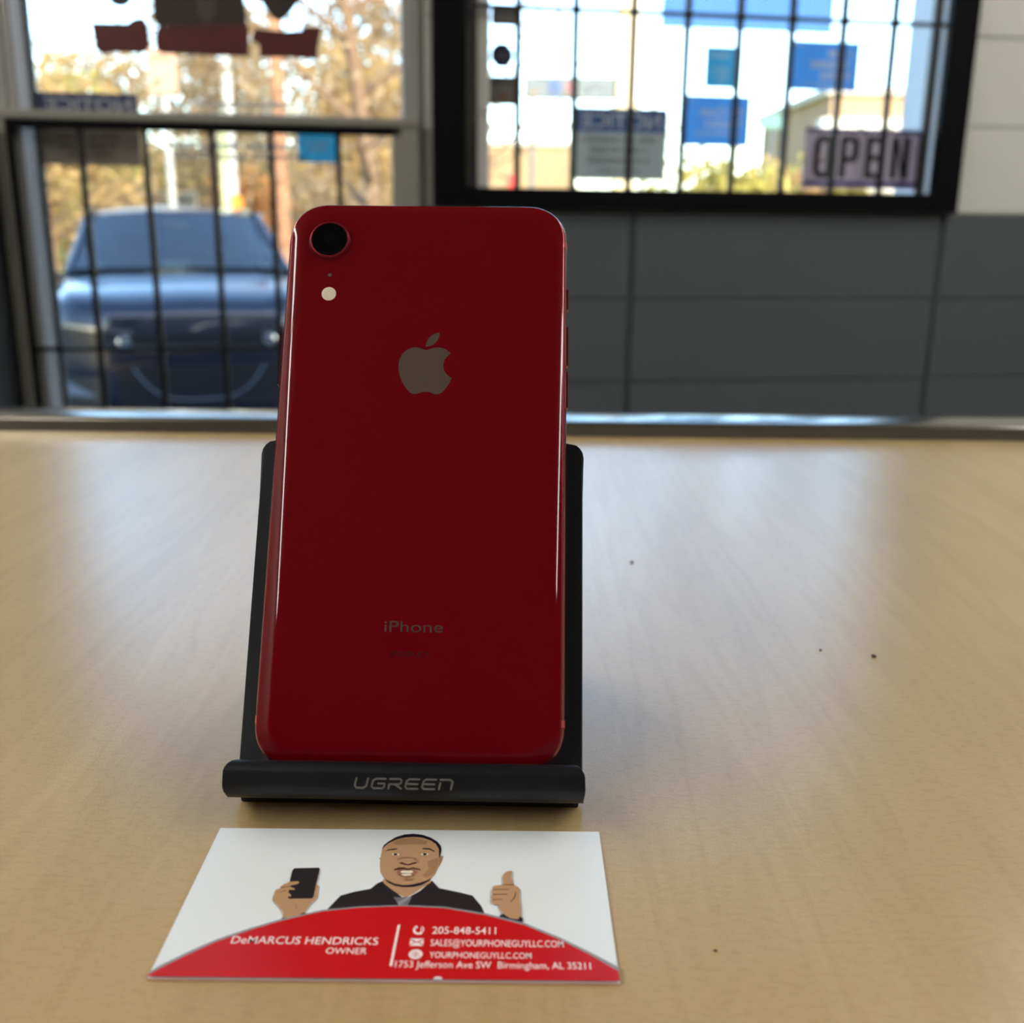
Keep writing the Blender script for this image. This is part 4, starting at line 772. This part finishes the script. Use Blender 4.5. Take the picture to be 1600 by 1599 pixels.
# trees
M_BARK = mat('brown bark', (116, 92, 70), rough=0.9, var=0.2, vscale=6)
def leafmat(name, rgb, var): return mat(name, rgb, rough=0.7, transl=0.35, var=var, vscale=1.7)
M_LEAF = [leafmat('golden leaves', (176, 146, 96), .3), leafmat('tan leaves', (160, 136, 104), .3), leafmat('yellow-green leaves', (172, 160, 84), .25), leafmat('orange leaves', (176, 126, 72), .25)]
def tree(x, y, h, cr, leaf, seed, nleaf, lsize, label, name='tree', trunk_r=0.13, z0=None, spread=0.95, crown0=0.3, lean=0.0):
    rg = np.random.default_rng(seed); z0 = ZG if z0 is None else z0
    t = thing(name, label, name, Matrix.Translation((x, y, z0)), 'trees and bushes beyond the glass')
    B = MB(); tips = []
    top = Vector((lean * h, 0, h * .8)); pth = [Vector((0, 0, 0)), Vector((lean * h * .2, 0, h * .28)), Vector((lean * h * .55, .1, h * .55)), top]
    B.tube(pth, [trunk_r, trunk_r * .8, trunk_r * .5, trunk_r * .2], 7); B.build('trunk', M_BARK, t, smooth=60)
    for i in range(13):
        f = crown0 + (0.97 - crown0) * (i / 12.0); k_ = min(2, int(f * 3)); p = pth[k_].lerp(pth[k_ + 1], f * 3 - k_)
        a = i * 2.4 + rg.uniform(-.4, .4); ln = cr * (1.15 - .55 * f) * rg.uniform(.75, 1.1)
        d = Vector((math.cos(a), math.sin(a), rg.uniform(.35, .9))).normalized()
        q = p + d * ln * .55; e = q + (d + Vector((0, 0, .25))).normalized() * ln * .5
        B = MB(); B.tube([p, q, e], [trunk_r * .38, trunk_r * .22, trunk_r * .06], 5)
        tips += [q, e]
        for s in (-1, 1):
            e2 = q + (d.cross(Vector((0, 0, 1))).normalized() * s * .6 + d * .7).normalized() * ln * .42
            B.tube([q, e2], [trunk_r * .16, trunk_r * .04], 4); tips.append(e2)
        B.build('branch', M_BARK, t, smooth=60)
    tips = np.array([tuple(v) for v in tips])
    c = tips[rg.integers(0, len(tips), nleaf)] + rg.normal(0, 1, (nleaf, 3)) * np.array([cr, cr, cr * .8]) * spread * .28
    c[:, 2] = np.maximum(c[:, 2], .15)
    d1 = rg.normal(0, 1, (nleaf, 3)); d1 /= np.linalg.norm(d1, axis=1)[:, None]
    d2 = np.cross(d1, rg.normal(0, 1, (nleaf, 3))); d2 /= np.linalg.norm(d2, axis=1)[:, None]
    sz = (lsize * rg.uniform(.6, 1.3, nleaf))[:, None]
    V = np.stack([c - d1 * sz, c + d2 * sz * .45, c + d1 * sz, c - d2 * sz * .45], 1).reshape(-1, 3)
    me = bpy.data.meshes.new('leaves'); me.vertices.add(len(V)); me.vertices.foreach_set('co', V.ravel().astype(np.float32))
    me.loops.add(len(V)); me.loops.foreach_set('vertex_index', np.arange(len(V))); me.polygons.add(nleaf)
    me.polygons.foreach_set('loop_start', np.arange(nleaf) * 4); me.update(calc_edges=True); me.validate()
    me.materials.append(leaf); o = bpy.data.objects.new('leaves', me); COL.objects.link(o); o.parent = t; o['kind'] = 'stuff'
    return t
def shrub(x, y, h, cr, leaf, seed, label): return tree(x, y, h, cr, leaf, seed, 2600, .11, label, name='shrub', trunk_r=.05, crown0=.06, spread=1.0)
tree(-9.4, 22.0, 4.5, 1.6, M_LEAF[0], 1, 3200, .10, 'golden tree filling the left edge of the glass door')
tree(-14.4, 35, 6.0, 2.3, M_LEAF[2], 2, 4200, .13, 'broad yellow-green tree far behind the car on the left')
tree(-8.7, 31.5, 9.0, 2.2, M_LEAF[1], 3, 4200, .12, 'tan tree behind the pole sign seen through the door')
tree(-11.0, 44.0, 10.5, 3.0, M_LEAF[0], 4, 5000, .15, 'golden tree between the white pole and the brown utility pole')
tree(-2.15, 17.5, 8.0, 3.0, M_LEAF[1], 5, 2200, .085, 'sparse tan tree with long slanting branches at the right side of the door', trunk_r=.17, lean=-.10, crown0=.18)
tree(-3.9, 29.0, 6.0, 1.9, M_LEAF[0], 6, 4200, .12, 'dense golden tree low behind the utility pole')
tree(-4.9, 38.5, 10.5, 2.6, M_LEAF[1], 7, 5000, .15, 'tall tan tree farthest away behind the bare slanting tree')
tree(-18.0, 48.5, 9.5, 3.0, M_LEAF[0], 12, 4600, .16, 'farthest golden tree above the brown building, behind the maroon decal')
tree(4.6, 40.0, 6.2, 1.7, M_LEAF[2], 8, 1000, .12, 'pale thin-leaved tree beside the cream column outside the window', trunk_r=.09)
shrub(3.35, 16.5, 2.6, .8, M_LEAF[2], 9, 'yellow bush below the blue poster in the shop window')
shrub(4.95, 19.5, 2.6, .8, M_LEAF[0], 10, 'golden bush left of the OPEN sign in the shop window')
shrub(6.4, 22.0, 3.2, .8, M_LEAF[2], 11, 'taller yellow bush behind the OPEN sign')
for k, (x, y, h, cr, lf) in enumerate([(-12.4, 27.2, 2.6, 1.0, 0), (-9.9, 27.6, 2.4, 1.0, 1), (-6.6, 27.0, 2.7, .9, 3), (-4.1, 25.9, 2.3, .8, 1)]):
    shrub(x, y, h, cr, M_LEAF[lf], 20 + k, ('golden bush at the far left beyond the car roof', 'tan bush behind the middle of the car roof', 'orange bush behind the white pole', 'tan bush beside the foot of the brown utility pole', 'golden bush low behind the bare slanting tree')[k])

# poles, signs and buildings over the road
M_WHITEPOLE = mat('white painted steel', (196, 194, 188), rough=0.5)
M_GREENPOLE = mat('pale green steel', (196, 200, 150), rough=0.5)
M_WOODPOLE = mat('weathered pole timber', (168, 118, 86), rough=0.85, var=0.2)
M_CREAM = mat('cream stucco', (226, 206, 164), rough=0.8)
M_TAN = mat('tan brick render', (156, 130, 100), rough=0.85, var=0.1)
M_BROWN = mat('brown render', (112, 90, 64), rough=0.85)
M_GREYSIGN = mat('grey fascia panel', (84, 94, 99), rough=0.5)
M_SBLUE = mat('sign blue', (44, 72, 118), rough=0.5); M_SRED = mat('sign red', (128, 52, 62), rough=0.5); M_SWHITE = mat('sign pale lettering', (104, 108, 124), rough=0.5)
M_PINKPANEL = mat('pale pink sign panel', (176, 142, 120), rough=0.5); M_REDPOST = mat('red bollard paint', (214, 70, 52), rough=0.5)
M_TEAL = mat('teal panel', (58, 112, 106), rough=0.5); M_DARKWIN = mat('dark shop glass', (60, 66, 74), rough=0.1)
M_ORANGE = mat('orange cone', (238, 140, 40), rough=0.5)
def pole(name, label, cat, x, y, h, r, m, parts=()):
    t = thing(name, label, cat, Matrix.Translation((x, y, ZG)))
    B = MB(); B.tube([(0, 0, 0), (0, 0, h)], [r, r * .85], 14); B.build('pole', m, t)
    B = MB(); B.lathe([(r * 2.2, 0), (r * 2.2, .06), (r * 1.3, .14), (r, .16)], 14); B.build('base', m, t)
    return t
t = pole('lamp_post', 'white lamp post behind the car roof in the door glass', 'lamp post', -5.66, 22, 4.62, .105, M_WHITEPOLE)
B = MB(); B.tube([(0, 0, 4.55), (0, 0, 4.75), (.5, 0, 4.9)], .04); B.build('arm', M_WHITEPOLE, t); B = MB(); B.box((.45, -.12, 4.84), (.95, .12, 4.94), ch=.03); B.build('lamp_head', M_WHITEPOLE, t)
t = pole('flag_pole', 'pale green pole just left of the white lamp post', 'pole', -5.40, 20.5, 3.3, .10, M_GREENPOLE); B = MB(); B.lathe([(.02, 3.3), (.07, 3.34), (.07, 3.42), (.02, 3.46)], 12); B.build('cap', M_GREENPOLE, t)
t = pole('utility_pole', 'brown timber utility pole seen through the right half of the door', 'utility pole', -5.1, 24, 8.5, .15, M_WOODPOLE)
B = MB(); B.box((-1.1, -.06, 7.7), (1.1, .06, 7.85)); B.build('crossarm', M_WOODPOLE, t, smooth=0)
for x in (-.95, -.45, .45, .95): B = MB(); B.lathe([(.05, 7.85), (.05, 7.98), (.03, 8.02)], 10, Matrix.Translation((x, 0, 0))); B.build('insulator', M_GREYSIGN, t)
for k, (x, dz) in enumerate(((-.95, 0), (.45, .0), (.95, 0))):
    B = MB(); P = [(-5.1 + x + s * 42, 23.9 - s * 6, ZG + 8.035 - 4 * .55 * s * (1 - s) - .5 * s * k) for s in np.linspace(0, 1, 24)]
    B.tube(P, .018, 5); tag(B.build('power_line', M_CARBLACK), ('nearest overhead power line crossing the sky above the shop window', 'middle overhead power line crossing the sky above the shop window', 'lowest overhead power line crossing the sky above the shop window')[k], 'cable', 'overhead power lines')
t = pole('pole_sign', 'tall roadside sign with pale pink panel seen under the maroon decal', 'sign', -8.14, 26, 5.2, .09, M_WHITEPOLE)
B = MB(); B.box((-.34, -.16, 4.3), (.34, -.095, 5.3), ch=.03); B.build('panel', M_PINKPANEL, t, smooth=0)
b = MB(); glyph_row(b, -.2, .2, .22, .12, .17, rng, .2, Matrix.Translation((0, 0, 4.8)) @ SIGNM); b.build('lettering', M_TAN, t, smooth=0)
t = thing('road_marker', 'small round orange marker on a thin post beyond the car roof', 'marker', Matrix.Translation((-5.45, 21.3, ZG)))
B = MB(); B.tube([(0, 0, 0), (0, 0, 1.98)], .022, 8); B.build('post', M_GREYSIGN, t)
B = MB(); B.lathe([(.155, -.012), (.16, 0), (.155, .012)], 20, Matrix.Translation((0, -.036, 1.86)) @ Matrix.Rotation(R(90), 4, 'X')); B.build('disc', M_ORANGE, t)
# cream column with grey sign board
t = thing('column_sign', 'cream column with a long grey sign board across the road', 'sign', Matrix.Translation((2.95, 30, ZG)))
B = MB(); B.box((-.27, -.25, 0), (.25, .25, 8.0), ch=.02); B.build('column', M_CREAM, t, smooth=0); B = MB(); B.box((-.36, -.34, 0), (.34, .34, .4)); B.build('plinth', M_CREAM, t, smooth=0)
B = MB(); B.box((-2.75, -.12, 4.72), (-.28, .12, 5.26), ch=.02); bd = B.build('sign_board', M_GREYSIGN, t, smooth=0)
B = MB(); B.box((-2.1, -.135, 4.80), (-1.78, -.121, 5.18)); B.build('blue_square', M_SBLUE, bd, smooth=0)
B = MB(); B.lathe([(.16, -.007), (.16, .007)], 24, Matrix.Translation((-1.47, -.128, 4.99)) @ Matrix.Rotation(R(90), 4, 'X')); B.build('red_disc', M_SRED, bd)
b = MB(); glyph_row(b, -1.2, -.6, 4.9, .18, .127, rng, .25, SIGNM); b.build('lettering', M_SWHITE, bd, smooth=0)
B = MB(); B.tube([(-2.5, 0, 0), (-2.5, 0, 4.73)], .06); B.build('support_post', M_GREYSIGN, t)
def building(label, x0, x1, y, depth, h, wallm, windows, fascia=None):
    t = thing('building', label, 'building', Matrix.Translation(((x0 + x1) / 2, y, ZG))); w = (x1 - x0) / 2
    B = MB(); B.box((-w, 0, 0), (w, depth, h)); B.build('walls', wallm, t, smooth=0)
    B = MB(); B.box((-w - .15, -.15, h), (w + .15, depth + .15, h + .16)); B.build('roof', M_CONC, t, smooth=0)
    if fascia: B = MB(); B.box((-w - .3, -.5, fascia[0]), (w + .3, -.005, fascia[1])); B.build('fascia', M_WHITEPOLE, t, smooth=0)
    for a, c, e, f in windows:
        B = MB(); B.box((a, -.06, c), (e, -.003, f)); fr = B.build('window', M_WHITEPOLE, t, smooth=0)
        B = MB(); B.box((a + .07, -.075, c + .07), (e - .07, -.061, f - .07)); B.build('pane', M_DARKWIN, fr, smooth=0)
    return t
building('tan single-storey building with white fascia behind the OPEN sign', 7.3, 13.0, 26, 7, 4.45, M_TAN, [(-2.3, .9, -1.2, 2.4), (-.6, .9, .6, 2.4), (1.2, .9, 2.3, 2.4)], (3.6, 3.9))
building('pale tan building far behind the left edge of the shop window', -1.9, 2.1, 42, 8, 4.3, M_TAN, [(-1.5, 1, -.6, 2.6), (.3, 1, 1.2, 2.6)])
building('long brown building far behind the trees through the door', -24, -5, 54, 9, 4.7, M_BROWN, [(-7.2, 1, -5.4, 2.8), (-3.2, 1, -1.2, 2.8), (1.6, 1, 3.4, 2.8), (5.4, 1, 7.2, 2.8)])
t = thing('bollard', 'red bollard at the left of the shop window', 'bollard', Matrix.Translation((-0.03, 15, ZG))); B = MB(); B.lathe([(.075, 0), (.075, 2.1), (.06, 2.16), (.01, 2.18)], 16); B.build('post', M_REDPOST, t)
B = MB(); B.lathe([(.079, 1.75), (.079, 1.9)], 16, cap=False); B.build('band', M_WHITEPOLE, t)
t = thing('street_sign', 'small teal street sign right of the blue poster outside', 'sign', Matrix.Translation((5.75, 25, ZG))); B = MB(); B.tube([(0, 0, 0), (0, 0, 3.9)], .04); B.build('post', M_GREYSIGN, t)
B = MB(); B.box((-.33, -.06, 3.62), (.33, -.042, 3.9)); B.build('plate', M_TEAL, t, smooth=0)
# the shop's own roof edge, which shades the parking bay
pr = structure(MB().box((UL - .2, NB - .2, ZC + .16), (UR + .2, 0.2, ZC + .7)).build('roof', M_CONC, smooth=0)); pr.matrix_world = WALLM
